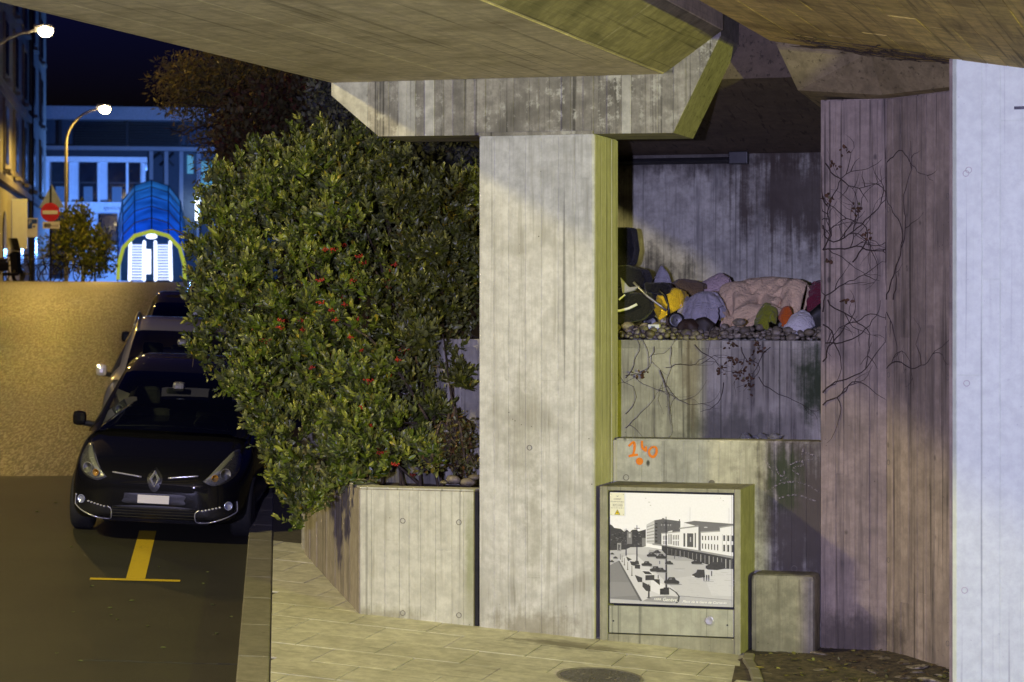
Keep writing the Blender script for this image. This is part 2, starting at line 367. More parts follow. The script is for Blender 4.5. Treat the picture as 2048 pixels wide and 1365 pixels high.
# slabs in running bond, rows parallel to the walls
rg = random.Random(5); row = 0; y = -4.6
while y < 3.2:
    dy = .52; x = -2.6+(row % 2)*.33
    while x < 4.6:
        L = .66*(1+rg.uniform(-.04, .04)); poly = [(x, y), (x+L-.007, y), (x+L-.007, y+dy-.007), (x, y+dy-.007)]
        poly = clip(poly, *KN, float(KN@K0)+.245)
        if y > .35: poly = clip(poly, -.869, -.495, -.2)
        if x > 3.0 and len(poly) > 2: poly = clip(poly, -.80, .60*-1, -(.80*3.32-.6*.02)) if False else clip(poly, -.93, -.37, -(.93*3.28+.37*-.1))
        if len(poly) > 2:
            A = abs(sum(poly[i][0]*poly[(i+1) % len(poly)][1]-poly[(i+1) % len(poly)][0]*poly[i][1] for i in range(len(poly))))/2
            if A > .01:
                dz = rg.uniform(-.002, .002)
                plate('paving_slab', poly, lambda a, b, dz=dz: (a, b, zpav(a, b)-.012+dz), (0, 0, 1), .012, M_SLAB, pavement, .004)
        x += L
    y += dy; row += 1
s = -5.2; lens = [1.1, .95, .84, .8, 1.25, 1.25, 1.2, 1.05, 1.0, 1.1, 1.0, 1.05, 1.0, 1.1, 1, 1, 1, 1, 1]
for L in lens:
    a = K0+KD*s; b = K0+KD*(s+L-.008); pl = [a, a+KN*.235, b+KN*.235, b]
    top = [(p[0], p[1], zpav(*p)+.002+rg.uniform(-.002, .002)) for p in pl]; bot = [(p[0], p[1], zroad(*p)-.05) for p in pl]
    o = fixn(mk('kerb_stone', bot+top, [(0, 3, 2, 1), (4, 5, 6, 7), (0, 1, 5, 4), (1, 2, 6, 5), (2, 3, 7, 6), (3, 0, 4, 7)], M_KERB, pavement))
    bv = o.modifiers.new('bevel', 'BEVEL'); bv.width = .012; bv.segments = 2
    s += L
# manhole cover
mp = (2.41, -1.43); mz = zpav(*mp)
mc = thing('manhole_cover', (mp[0], mp[1], mz), 'round dark iron manhole cover set in the pavement before the cabinet', 'manhole cover')
tilt = Matrix.Rotation(math.atan(.066), 4, 'Y') @ Matrix.Rotation(math.atan(.034), 4, 'X')
M_IRON = flat('cast_iron', (.10, .09, .075), .5, .3, var=.3, scale=20)
def ringm(r0, r1, h0, h1, n=40):
    b = MB(); b.lathe([(r0, h0), (r0, h1), (r1, h1), (r1, h0)], Matrix.Translation(wloc(mc).tolist()) @ tilt, n); return b
b = MB(); b.lathe([(.0, .0), (.295, .0), (.295, .006), (.0, .006)], Matrix.Translation(wloc(mc).tolist()) @ tilt, 40); b.build('cover_plate', M_IRON, mc)
ringm(.302, .325, .0, .008).build('rim', M_KERB, mc)
b = MB()
for i in range(24):
    for r in (.08, .14, .2, .26):
        a = i*math.pi/12+(r*7); T = Matrix.Translation(wloc(mc).tolist()) @ tilt @ Matrix.Rotation(a, 4, 'Z') @ Matrix.Translation((r, 0, .006))
        q = [(T @ Vector(v))[:] for v in ((-.012, -.006, 0), (.012, -.006, 0), (.012, .006, 0), (-.012, .006, 0), (-.009, -.004, .004), (.009, -.004, .004), (.009, .004, .004), (-.009, .004, .004))]
        b.add(q, [(4, 5, 6, 7), (0, 1, 5, 4), (1, 2, 6, 5), (2, 3, 7, 6), (3, 0, 4, 7)])
b.build('tread_pattern', M_IRON, mc)

# ------------------------------------------------------------------ bridge pier: column and hammerhead cap
rg = random.Random(21)
ZC = 3.944; ZS = 4.405      # top of column, soffit of the left deck
pier = thing('bridge_pier', (1.5, .39, -.15), 'pale concrete pier with hammerhead cap between planter and picture cabinet', 'bridge pier')
colm = box('column', 1.03, 2.0, 0, .78, -.35, ZC-.006, M_COL, pier, .02)
xs = [1.035, 1.16, 1.285, 1.425, 1.56, 1.70, 1.84, 1.985]
FY = lambda y: (lambda a, b: (a, y, b))
strips(colm, FY(-.0015), (0, -1, 0), xs, lambda a: -.3, lambda a: ZC-.03, M_COL, rg, cuts={1: [.33, 3.6], 3: [.35], 2: [3.61], 5: [.31, 3.62], 6: [3.58], 4: [1.95]}, t=(.001, .0045))
strips(colm, lambda a, b: (2.0015, a, b), (1, 0, 0), [.015, .22, .36, .56, .765], lambda a: -.3, lambda a: ZC-.02, M_COLS, rg, t=(.002, .006))
capb = lambda x: float(np.interp(x, [-.264, .154, 2.644, 3.03], [4.30, 3.95, 3.93, 4.70]))
cpoly = [(-.264, 4.30), (.154, 3.95), (2.644, 3.932), (3.03, 4.70), (3.03, 5.2), (2.57, 5.2), (2.57, ZS+.02), (-.264, ZS+.02)]
b = MB(); b.prism(cpoly, lambda a, z: (a, .03, z), (0, .75, 0)); cap = fixn(b.build('cap', M_CAPU, pier))
xs = [-.262, .06, .16, .245, .325, .40, .475, .555, .64, .72, .80, .90, .99, 1.08, 1.20, 1.32, 1.45, 1.53, 1.62, 1.72, 1.80, 1.90, 1.99, 2.10, 2.22, 2.30, 2.42, 2.52, 2.644]
M_CAPL = concrete('cap_pale_concrete', (.50, .475, .46), (.24, .22, .2), tint=.08, streak=.35, mott=.7, holes=1.)
PALE = {0, 4, 5, 7, 24}
for i in range(len(xs)-1): strips(cap, FY(.028), (0, -1, 0), xs[i:i+2], capb, lambda a: ZS-.002, M_CAPL if i in PALE else M_CAP, rg, t=(.002, .01))
strips(cap, FY(.028), (0, -1, 0), [2.646, 2.75, 2.86, 3.02], capb, lambda a: ZS+.7, M_CAP, rg, t=(.002, .01))
# small hanging lug and chamfer lip under the cap
box('lip', 1.03, 1.99, -.012, .06, ZC-.012, ZC+.018, M_CAP, pier, .004)
def ties(parent, pts, f3, nrm, mat=M_TIE, r=.022):
    me = None
    for (a, bb) in pts:
        c = np.array(f3(a, bb)); z = Vector(nrm); q = z.to_track_quat('Z', 'Y').to_matrix().to_4x4()
        o = MB().lathe([(r, -.004), (r, .003), (r*.82, .004), (r*.78, -.001), (0.001, -.001)], Matrix.Translation((c-wloc(parent)).tolist()) @ q, 14).build('tie_plug', mat, parent, True)
ties(colm, [(1.46, 1.40)], FY(-.005), (0, -1, 0))

# ------------------------------------------------------------------ planter with the bush
plant = thing('planter_wall', (.4, 1., 0), 'low pale board-marked concrete planter wall left of the pier', 'planter')
PL = np.array([-1.50, 2.62])
b = MB(); outer = [(0, 0), (.985, 0), (.985, .22), (.1, .22), (PL[0]+.22, PL[1]), (PL[0], PL[1])]
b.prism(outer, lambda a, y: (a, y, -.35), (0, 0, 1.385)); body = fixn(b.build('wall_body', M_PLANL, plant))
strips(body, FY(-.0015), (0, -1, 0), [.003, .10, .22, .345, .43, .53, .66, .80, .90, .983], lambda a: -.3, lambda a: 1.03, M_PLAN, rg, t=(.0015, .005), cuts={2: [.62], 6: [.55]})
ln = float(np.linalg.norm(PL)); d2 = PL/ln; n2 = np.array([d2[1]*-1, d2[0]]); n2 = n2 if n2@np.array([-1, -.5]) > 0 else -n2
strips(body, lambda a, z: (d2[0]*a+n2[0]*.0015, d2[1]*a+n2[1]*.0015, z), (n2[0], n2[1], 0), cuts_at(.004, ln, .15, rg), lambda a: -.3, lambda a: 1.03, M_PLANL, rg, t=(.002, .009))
MB().prism(shrink([(0, 0), (.985, 0), (.985, .22), (.1, .22), (PL[0]+.22, PL[1]), (PL[0], PL[1])], .002), lambda a, y: (a, y, 1.037), (0, 0, .012)).build('coping', M_PLAN, plant)
ties(body, [(.375, .78), (.86, .78), (.375, .02), (.86, .02)], FY(-.004), (0, -1, 0), r=.023)
box('joint_filler', .99, 1.02, .02, .2, -.2, 1.03, M_BLACK, plant, 0)
soil = tag(mk('planter_soil', [(.1, .23, .9), (1.03, .23, .9), (1.03, 1.29, .98), (.3, 1.29, .98), (-1.4, 2.75, .95), (-1.3, 2.6, .9)], [(0, 1, 2, 3, 4, 5)], M_SOIL), kind='structure')

# ------------------------------------------------------------------ terraces right of the pier
low = thing('low_terrace_wall', (2.9, .7, -.2), 'low concrete wall with orange spray painted 140 behind the cabinet', 'wall')
lw = box('wall_body', 2.03, 3.74, .6, .82, -.4, 1.455, M_LOW, low, .018)
strips(lw, FY(.5985), (0, -1, 0), [2.035, 2.25, 2.42, 2.60, 2.73, 2.90, 3.08, 3.22, 3.36, 3.50, 3.62, 3.735], lambda a: -.35, lambda a: 1.435, M_LOW, rg, t=(.0015, .006))
box('joint_edge', 2.012, 2.04, .585, .64, .2, 1.44, M_COLS, low, .004)
ties(lw, [(2.12, 1.13), (2.84, 1.10), (3.52, .42)], FY(.594), (0, -1, 0), r=.026)
tier = MB().prism([(2.0, .82), (3.74, .82), (3.74, 1.3), (2.0, 1.3)], lambda a, y: (a, y, 1.30), (0, 0, .12)).build('terrace_soil', M_SOIL); tag(tier, kind='structure')
mid = thing('upper_terrace_wall', (2.0, 1.4, 1.), 'stained concrete terrace wall with dead creeper below the sleeping place', 'wall')
mpoly = [(3.74, 1.3), (.3, 1.3), (-1.64, 2.88), (-1.62, 3.1), (.38, 1.52), (3.74, 1.52)]
mw = fixn(MB().prism(mpoly, lambda a, y: (a, y, -.2), (0, 0, 2.455)).build('wall_body', M_MID, mid))
strips(mw, FY(1.2985), (0, -1, 0), cuts_at(.31, 3.735, .165, rg), lambda a: .8, lambda a: 2.185, M_MID, rg, t=(.0015, .007))
strips(mw, FY(1.2985), (0, -1, 0), [.31, 1.2, 2.1, 2.95, 3.735], lambda a: 2.188, lambda a: 2.25, M_MID, rg, t=(.004, .008), name='top_band')
dm = np.array([-1.64-.3, 2.88-1.3]); lm = float(np.linalg.norm(dm)); dm /= lm; nm = np.array([-dm[1], dm[0]]); nm = nm if nm[1] < 0 else -nm
strips(mw, lambda a, z: (.3+dm[0]*a+nm[0]*.0015, 1.3+dm[1]*a+nm[1]*.0015, z), (nm[0], nm[1], 0), cuts_at(.01, lm-.01, .2, rg), lambda a: .3, lambda a: 2.24, M_MID, rg)
bed = tag(MB().prism([(.38, 1.52), (3.76, 1.52), (3.76, 3.42), (-1.3, 3.42), (-1.6, 3.1)], lambda a, y: (a, y, 2.05), (0, 0, .17)).build('stone_bed', M_SOIL), kind='structure')
back = thing('alcove_back_wall', (1.8, 3.5, 2.2), 'stained grey concrete back wall of the alcove, shade painted at top and right', 'wall')
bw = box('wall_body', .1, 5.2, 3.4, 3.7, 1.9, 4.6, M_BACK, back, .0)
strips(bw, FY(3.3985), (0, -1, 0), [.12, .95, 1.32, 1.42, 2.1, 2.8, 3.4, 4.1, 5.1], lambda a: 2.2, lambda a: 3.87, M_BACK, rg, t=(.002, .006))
MB().tube([(x, 3.36, 3.9+.0*x) for x in (.12, .6, 1.5, 2.48)], .03, 8).build('conduit', M_BLACK, back)
box('junction_box', 2.44, 2.62, 3.30, 3.40, 3.86, 3.98, M_BLACK, back, .01)
# sloping slab above the alcove
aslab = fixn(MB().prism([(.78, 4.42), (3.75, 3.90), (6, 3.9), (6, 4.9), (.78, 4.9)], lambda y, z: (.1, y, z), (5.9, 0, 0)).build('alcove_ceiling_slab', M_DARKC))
tag(aslab, 'dark brown sloping concrete slab forming the ceiling over the alcove', 'slab')

# right-hand pier with flared head
pr = thing('folded_pier', (4.3, .7, -.2), 'brown board-marked concrete pier with dead creepers beside the white column', 'bridge pier')
PA, PB_, PC_ = np.array([3.742, .56]), np.array([4.275, .56]), np.array([4.86, -.06])
pp = [tuple(PA), tuple(PB_), tuple(PC_), (5.6, -.06), (5.6, 1.6), (3.742, 1.6)]
pb = fixn(MB().prism(pp, lambda a, y: (a, y, -.45), (0, 0, 4.66)).build('pier_body', M_PIER, pr))
strips(pb, FY(.5585), (0, -1, 0), [3.745, 3.865, 3.93, 4.02, 4.135, 4.20, 4.272], lambda a: -.4, lambda a: 4.2, M_PIER, rg, t=(.002, .009), cuts={0: [2.2], 3: [.35, 2.0], 2: [3.0], 4: [2.35], 1: [1.2]})
db = PC_-PB_; lb = float(np.linalg.norm(db)); db /= lb; nb = np.array([db[1], -db[0]]); nb = nb if nb[1] < 0 else -nb
strips(pb, lambda a, z: (PB_[0]+db[0]*a+nb[0]*.0015, PB_[1]+db[1]*a+nb[1]*.0015, z), (nb[0], nb[1], 0), [.004, .09, .19, .30, .41, .52, .63, .74, lb-.002], lambda a: -.4, lambda a: 4.2, M_PIER, rg, t=(.002, .009), cuts={2: [.2, 2.3], 4: [.3], 1: [2.25], 5: [2.4], 6: [.1]})
ties(pb, [(.03, 3.32), (.8, 3.4), (.03, 2.0), (.8, 2.0), (.03, .52), (.03, 1.3), (.8, -.05)], lambda a, z: (PB_[0]+db[0]*a+nb[0]*.007, PB_[1]+db[1]*a+nb[1]*.007, z), (nb[0], nb[1], 0))
# flared head of that pier
hb = [(3.60, .30), (4.28, .22), (5.0, -.5), (5.6, -.5), (5.6, 1.6), (3.60, 1.6)]; ht = [(3.40, .10), (4.25, -.25), (5.05, -1.0), (5.6, -1.0), (5.6, 1.7), (3.40, 1.7)]
hv = [(x, y, 4.21+.06*(i == 0)) for i, (x, y) in enumerate(hb)]+[(x, y, 4.75 if i in (0, 5) else 4.5) for i, (x, y) in enumerate(ht)]
M_HEAD = concrete('pier_head_concrete', (.30, .24, .14), (.11, .085, .045), axis=1, tint=.05, streak=.6, mott=.6, holes=.4)
fixn(mk('flared_head', hv, [(0, 1, 2, 3, 4, 5), (11, 10, 9, 8, 7, 6)]+[(i, (i+1) % 6, (i+1) % 6+6, i+6) for i in range(6)], M_HEAD, pr))
# white painted column nearest on the right
wc = thing('white_column', (5.7, -.6, -.35), 'smooth white painted concrete column at the right edge of the photo', 'column')
wpoly = [(4.985, -1.0), (6.6, -1.0), (6.6, -.22), (4.95, -.22), (4.95, -.965)]
wb = fixn(MB().prism(wpoly, lambda a, y: (a, y, -.6), (0, 0, 5.2)).build('column_body', M_WHITE, wc))
strips(wb, FY(-1.0015), (0, -1, 0), [4.986, 5.17, 5.30, 5.46, 5.62, 5.8, 6.0, 6.2, 6.4, 6.59], lambda a: -.55, lambda a: 4.6, M_WHITE, rg, t=(.001, .0035), cuts={1: [2.75], 2: [3.9], 0: [2.05]})
box('joint_strip', 4.93, 4.985, -.97, -.9, -.5, 4.5, M_PIER, wc, .004)
ties(wb, [(5.055, 3.52), (5.06, 1.99), (5.045, .48), (5.075, 3.545)], FY(-1.004), (0, -1, 0), flat('white_plug', (.6, .57, .5), .7), .024)
for z in (4.30, 3.99): box('slot', 5.40, 6.0, -1.008, -.98, z-.011, z+.011, M_DARKM, wc, 0)

w2 = thing('white_column', (7.95, -3.1, -.5), 'unseen square column added to keep the yellow lamp off the white column', 'column')
box('column_body', 7.3, 8.6, -3.5, -2.7, -1.0, 4.3, M_WHITE, w2, .02)  # added out of view to block the yellow-green lamp from the visible column
# ------------------------------------------------------------------ decks
dk = thing('bridge_deck', (1.2, -8, ZS), 'broad smooth concrete bridge deck with haunched underside over the pier', 'bridge deck')
dpoly = [(-.30, 4.75), (-.262, ZS+.003), (2.57, ZS+.003), (3.05, 4.74), (3.05, 5.6), (-1.1, 5.6), (-1.1, 5.3)]
dbody = fixn(MB().prism(dpoly, lambda a, z: (a, -26, z), (0, 26.015, 0)).build('deck_body', M_SOF, dk))
MB().prism([(-.30, 4.75), (-.262, ZS+.003), (2.57, ZS+.003), (3.05, 4.74), (3.05, 5.6), (-.3, 5.6)], lambda a, z: (a, .79, z), (0, 5, 0)).build('deck_body', M_SOF, dk)
rg2 = random.Random(9)
for (x0, x1) in ((-.255, .10), (.10, .93), (.93, 1.80), (1.80, 2.565)):
    plate('soffit_panel', [(x0+.001, -9), (x1-.001, -9), (x1-.001, .010), (x0+.001, .010)], lambda p, q: (p, q, ZS+.001), (0, 0, -1), rg2.uniform(.002, .005), M_SOF, dk, .0015)
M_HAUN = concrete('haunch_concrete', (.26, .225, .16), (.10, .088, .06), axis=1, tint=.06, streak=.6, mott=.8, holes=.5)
hn = np.array([.335, 0, -.48]); hn /= np.linalg.norm(hn)
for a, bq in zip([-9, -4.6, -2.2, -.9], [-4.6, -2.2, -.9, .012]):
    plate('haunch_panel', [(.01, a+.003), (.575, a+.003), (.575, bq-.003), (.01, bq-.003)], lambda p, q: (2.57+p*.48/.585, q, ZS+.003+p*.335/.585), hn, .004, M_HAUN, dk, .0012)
dk2 = thing('bridge_deck', (5, -8, 4.5), 'board-marked brown concrete deck over the white column', 'bridge deck')
s2 = lambda x: 4.60-(x-3.5)*.163
dpoly = [(3.50, 4.60), (7.2, s2(7.2)), (9, s2(7.2)), (9, 5.6), (3.50, 5.6)]
fixn(MB().prism(dpoly, lambda a, z: (a, -26, z), (0, 25.6, 0)).build('deck_body', M_SOF2, dk2))
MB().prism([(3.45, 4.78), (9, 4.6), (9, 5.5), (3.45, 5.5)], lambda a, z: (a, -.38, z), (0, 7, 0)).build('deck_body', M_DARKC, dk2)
xx = 3.505; n3 = np.array([-.163, 0, -1]); n3 /= np.linalg.norm(n3)
while xx < 7.0:
    L = .17*(1+rg2.uniform(-.15, .15)); y0 = -7+rg2.uniform(-1, 1)
    while y0 < -.42:
        y1 = min(y0+rg2.uniform(1.6, 2.6), -.405)
        plate('soffit_board', [(xx, y0), (xx+L-.007, y0), (xx+L-.007, y1-.003), (xx, y1-.003)], lambda p, q: (p, q, s2(p)), n3, rg2.uniform(.002, .006), M_SOF2, dk2, .0015)
        y0 = y1
    xx += L
# ------------------------------------------------------------------ low block and rough bed at the right
bl = thing('concrete_block', (3.45, .55, -.2), 'low weathered concrete block beside the picture cabinet', 'block')
box('block_body', 3.225, 3.735, .26, .593, -.4, .405, M_BLOCK, bl, .045)
rb = tag(mk('rough_bed', [(3.2, .6, -.205), (5.0, .6, -.21), (5.0, -2.5, -.40), (3.55, -2.5, -.32), (3.2, -.2, -.218)], [(0, 4, 3, 2, 1)], M_SOIL), kind='structure')
rg3 = random.Random(4)
ek = [(3.21, .05), (3.25, -.22), (3.36, -.55), (3.45, -.9), (3.53, -1.3), (3.6, -1.8)]
for p, q in zip(ek, ek[1:]):
    d = np.array(q)-np.array(p); L = np.linalg.norm(d); d /= L; n = np.array([-d[1], d[0]])
    a = [np.array(p)+d*.004, np.array(q)-d*.004]; pl = [a[0], a[1], a[1]+n*.09, a[0]+n*.09]
    o = fixn(MB().prism([tuple(v) for v in pl], lambda x, y: (x, y, zpav(x, y)-.1), (0, 0, .118)).build('edging_stone', M_KERB, rb))
    m_ = o.modifiers.new('bevel', 'BEVEL'); m_.width = .015; m_.segments = 2
M_STONE = NT('river_stone'); _m = M_STONE
_r = _m.n('ShaderNodeObjectInfo').outputs['Random']; _nz = _m.noise(_m.pos(), 22, 4, .6)
_c = _m.mix(_r, (.14, .115, .075, 1), (.36, .315, .25, 1)); _c = _m.mix(_m.ramp(_nz, .4, .7), _c, (.09, .075, .05, 1))
M_STONE = _m.done(_c, .55, .5)
def stone_mesh(seed):
    g = random.Random(seed); b = MB(); b.sphere((0, 0, 0), (1, .8+.2*g.random(), .6+.15*g.random()), 9, 6, .07, g)
    me = bpy.data.meshes.new('river_stone'); me.from_pydata(b.v, [], b.f); me.polygons.foreach_set('use_smooth', [True]*len(me.polygons)); me.materials.append(M_STONE); return me
SM = [stone_mesh(i) for i in range(6)]
def stone(name, parent, p, r, g, fl=1.):
    M = Matrix.Translation(Vector([float(v) for v in p])-Vector(wloc(parent).tolist())) @ Matrix.Rotation(g.uniform(0, 6.3), 4, 'Z') @ Matrix.Rotation(g.uniform(-.35, .35), 4, 'X') @ Matrix.Diagonal((r, r*g.uniform(.75, 1), r*fl, 1))
    return inst(name, g.choice(SM), parent, M)
for i in range(46):
    x = rg3.uniform(3.35, 4.85); y = rg3.uniform(-1.6, .35)
    if x+.35*y < 3.25 or (x > 4.2 and x-4.275 > (.56-y)*.94-.12): continue
    stone('embedded_stone', rb, (x, y, -.205-.06*(.6-y)-.02*(x-3.2)*0+.0), rg3.uniform(.05, .11), rg3, .3)
# pebbles along the alcove bed (front rows, the ones that show)
rg4 = random.Random(8); cnt = 0
for k, (yy, zz) in enumerate([(1.40, 2.27), (1.47, 2.29), (1.56, 2.31), (1.66, 2.335), (1.78, 2.34)]):
    x = 1.7-.2*yy+rg4.uniform(0, .05)
    while x < 3.74:
        r = rg4.uniform(.022, .042) if rg4.random() < .85 else rg4.uniform(.05, .07)
        stone('pebble', bed, (x+r, yy+rg4.uniform(-.03, .03), zz+r*.35+rg4.uniform(-.01, .012)), r, rg4, .85); x += r*1.65; cnt += 1
for (px, py, r) in ((1448, 667, .05), (1478, 645, .06), (1390, 668, .045), (1618, 665, .055), (1300, 668, .06)):
    p = aty(px, py, 1.38); stone('pebble', bed, p, r, rg4, .8)
for (px, py, r) in ((907, 960, .075), (935, 965, .07), (888, 965, .04), (948, 955, .05)):
    p = aty(px, py, .35); stone('planter_stone', soil, p+np.array([0, 0, .0]), r, rg4, .7)
# ------------------------------------------------------------------ flat print helpers
def tonemat(name, r=.35):
    m = NT(name); a = m.n('ShaderNodeAttribute', attribute_name='tone').outputs[0]
    nz = m.noise(m.pos(obj=True), 60, 3); c = m.mix(m.ramp(nz, .3, .7, 0, .06), a, (.35, .33, .36, 1)); return m.done(c, r, .4)
M_PRINT = tonemat('print', .28)
class Print:
    """flat polygons stacked in thin layers on a vertical plane facing -y"""
    def __init__(s, f2, y): s.f2 = f2; s.y = y; s.V = []; s.F = []; s.C = []; s.k = 0
    def poly(s, pts, c, f2=None):
        f2 = f2 or s.f2
        q = [f2(*p) for p in pts]; tri = tessellate_polygon([[Vector((a, b, 0)) for a, b in q]])
        n = len(s.V); s.k += 1; y = s.y-.000006*s.k
        s.V += [(a, y, b) for a, b in q]; s.C += [c if isinstance(c, tuple) else (c*1.0, c*.99, c*1.16)]*len(q)
        for t in tri:
            a, b, d = (np.array(q[i]) for i in t); cr = (b-a)[0]*(d-a)[1]-(b-a)[1]*(d-a)[0]
            s.F.append(tuple(n+i for i in (t if cr > 0 else t[::-1])))
    def rect(s, x0, y0, x1, y1, c): s.poly([(x0, y0), (x1, y0), (x1, y1), (x0, y1)], c)
    def line(s, p, q, w, c, w2=None):
        p = np.array(p, float); q = np.array(q, float); d = q-p; d /= np.linalg.norm(d)+1e-9; n = np.array([-d[1], d[0]]); w2 = w if w2 is None else w2
        s.poly([tuple(p+n*w/2), tuple(p-n*w/2), tuple(q-n*w2/2), tuple(q+n*w2/2)], c)
    def ell(s, cx, cy, rx, ry, c, n=12): s.poly([(cx+rx*math.cos(2*math.pi*i/n), cy+ry*math.sin(2*math.pi*i/n)) for i in range(n)], c)
    def build(s, name, mat, parent): return mk(name, s.V, s.F, mat, parent, cols=np.array(s.C))
def text(name, body, mat, parent, M, size, shear=0., width=None, align='LEFT', extr=.0004, local=False, bold=0.):
    cu = bpy.data.curves.new(name, 'FONT'); cu.body = body; cu.size = size; cu.shear = shear; cu.align_x = align; cu.extrude = extr; cu.resolution_u = 3; cu.offset = bold
    o = bpy.data.objects.new('t', cu); col.objects.link(o); bpy.context.view_layer.update()
    me = bpy.data.meshes.new_from_object(o.evaluated_get(bpy.context.evaluated_depsgraph_get())); bpy.data.objects.remove(o)
    xsz = [v.co.x for v in me.vertices]; k = 1. if width is None or not xsz else width/(max(xsz)-min(xsz))
    M = M @ Matrix.Diagonal((k, 1, 1, 1)); me.transform(M)
    if parent is not None and not local: me.transform(Matrix.Translation((-wloc(parent)).tolist()))
    me.materials.clear(); me.materials.append(mat); me.name = name
    o = bpy.data.objects.new(name, me); col.objects.link(o); o.parent = parent; return o
FACE = lambda x, y, z: Matrix.Translation((x, y, z)) @ Matrix.Rotation(math.pi/2, 4, 'X')

# ------------------------------------------------------------------ lighting cabinet with the old picture
cb = thing('lighting_cabinet', (2.62, .3, -.2), 'concrete lighting cabinet with a black and white picture on its door', 'cabinet')
x0, x1, zt = 2.045, 3.195, 1.10
b = MB(); b.box(x0, x0+.066, .0, .62, -.34, zt, .008); b.build('side_post', M_CABI, cb)
b = MB(); b.box(x1-.052, x1, .0, .62, -.34, zt, .008); b.build('side_post', M_CABI, cb)
box('top_slab', x0+.0665, x1-.0525, .002, .618, 1.068, zt-.001, M_CABI, cb, .006)
box('plinth', x0+.0665, x1-.0525, .008, .6, -.34, -.085, M_CABI, cb, .006)
box('back_panel', x0+.068, x1-.054, .2, .6, -.08, 1.066, M_BLACK, cb, 0)
M_DOOR = concrete('cabinet_door_paint', (.36, .36, .32), (.22, .21, .17), tint=0, streak=.45, mott=.4, holes=.15, rough=.55, bump=.1)
dx0, dx1 = x0+.074, x1-.058
box('lower_door', dx0, dx1, .014, .06, -.075, .143, M_DOOR, cb, .004)
MB().lathe([(0, 0), (.036, 0), (.036, .006), (.03, .008), (0, .007)], Matrix.Translation((2.94, .014, .05)) @ Matrix.Rotation(math.pi/2, 4, 'X'), 20).build('lock_cap', M_STEEL, cb)
for x in (2.155, 3.085):
    MB().lathe([(0, 0), (.007, 0), (.006, .004), (0, .004)], Matrix.Translation((x, .014, .02)) @ Matrix.Rotation(math.pi/2, 4, 'X'), 10).build('screw', M_DARKM, cb)
pz0, pz1 = .158, 1.058
pd = box('picture_door', dx0, dx1, .016, .06, pz0, pz1, M_BLACK, cb, .003)
fx = lambda cx, cy: (dx0+.008+(cx-133)/925*(dx1-dx0-.014), pz1-.006-(cy-120)/865*(pz1-pz0-.012))
P = Print(fx, .0155)
P.rect(133, 120, 1058, 985, .86)
for (px_, py_, w_) in ((430, 190, 9), (440, 214, 7), (405, 160, 5), (985, 165, 5), (965, 145, 4)): P.ell(px_, py_, w_, 3, .5, 8)
P.poly([(133, 560), (420, 540), (700, 580), (1058, 690), (1058, 985), (133, 985)], .47)
P.poly([(600, 780), (1058, 700), (1058, 930), (660, 912), (600, 860)], .53)
P.poly([(820, 700), (1058, 690), (1058, 900), (900, 900)], .6)
P.poly([(133, 370), (150, 380), (165, 398), (215, 404), (240, 425), (262, 412), (285, 428), (300, 410), (330, 405), (350, 420), (405, 403), (405, 535), (300, 560), (133, 575)], .055)
for i in range(70):
    x = rnd.uniform(137, 398); y = rnd.uniform(430, 535); P.ell(x, y, rnd.uniform(3, 10), rnd.uniform(2, 6), rnd.choice((.03, .09, .13, .18)), 6)
P.rect(262, 425, 300, 520, .2); P.rect(275, 440, 290, 470, .45); P.rect(376, 470, 405, 535, .22)
P.poly([(290, 545), (430, 540), (525, 565), (420, 605), (300, 590), (200, 590)], .52)
P.poly([(430, 560), (640, 585), (820, 640), (640, 640), (420, 610)], .38)
# tall block
P.poly([(410, 365), (470, 330), (470, 520), (410, 510)], .55)
for i in range(6): P.line((412, 385+i*22), (468, 362+i*26), 5, .25)
for i in range(5): P.line((412, 396+i*22), (468, 374+i*26), 4, .7)
P.poly([(470, 330), (535, 318), (665, 332), (665, 412), (525, 432), (525, 530), (470, 520)], .12)
P.rect(527, 312, 545, 322, .15); P.rect(655, 318, 662, 334, .12)
for i in range(6): P.rect(476, 352+i*27, 492, 362+i*27, .03)
# station wing
P.poly([(523, 430), (663, 414), (663, 545), (523, 520)], .78); P.poly([(570, 415), (605, 403), (605, 425), (570, 432)], .7); P.poly([(520, 428), (665, 410), (665, 418), (520, 436)], .4)
for i in range(10):
    if 3 <= i <= 5: continue
    x = 534+i*12.6; P.rect(x, 448-i, x+5.5, 480-i*.5, .07); P.rect(x, 488-i*.3, x+5.5, 514+i, .09)
for i in range(3): P.rect(576+i*10, 436, 581+i*10, 514, .08)
# portal
P.poly([(663, 377), (690, 372), (690, 342), (770, 326), (800, 350), (800, 556), (663, 545)], .80)
P.poly([(690, 342), (770, 326), (1058, 342), (1058, 352), (960, 372), (960, 400), (815, 408), (800, 370)], .16)
P.poly([(655, 385), (800, 360), (800, 372), (655, 394)], .3); P.rect(688, 425, 702, 528, .1); P.rect(715, 424, 762, 530, .09); P.rect(737, 452, 745, 490, .45); P.rect(772, 420, 782, 532, .1)
P.rect(800, 372, 818, 556, .14); P.ell(855, 374, 14, 4, .6)
# right wing
P.poly([(818, 418), (962, 404), (962, 372), (1058, 356), (1058, 588), (818, 553)], .80); P.poly([(815, 408), (962, 396), (962, 405), (815, 418)], .35); P.poly([(955, 368), (1058, 348), (1058, 358), (955, 378)], .3)
for i in range(6): x = 827+i*22.5; P.rect(x, 441-i*.5, x+8, 474-i*.5, .06); P.rect(x, 500+i, x+8, 540+i*2, .09)
for i in range(3): x = 985+i*30; P.rect(x, 432, x+14, 476, .07); P.rect(x, 505, x+14, 556+i*3, .07); P.rect(x-8, 425, x-4, 560, .5)
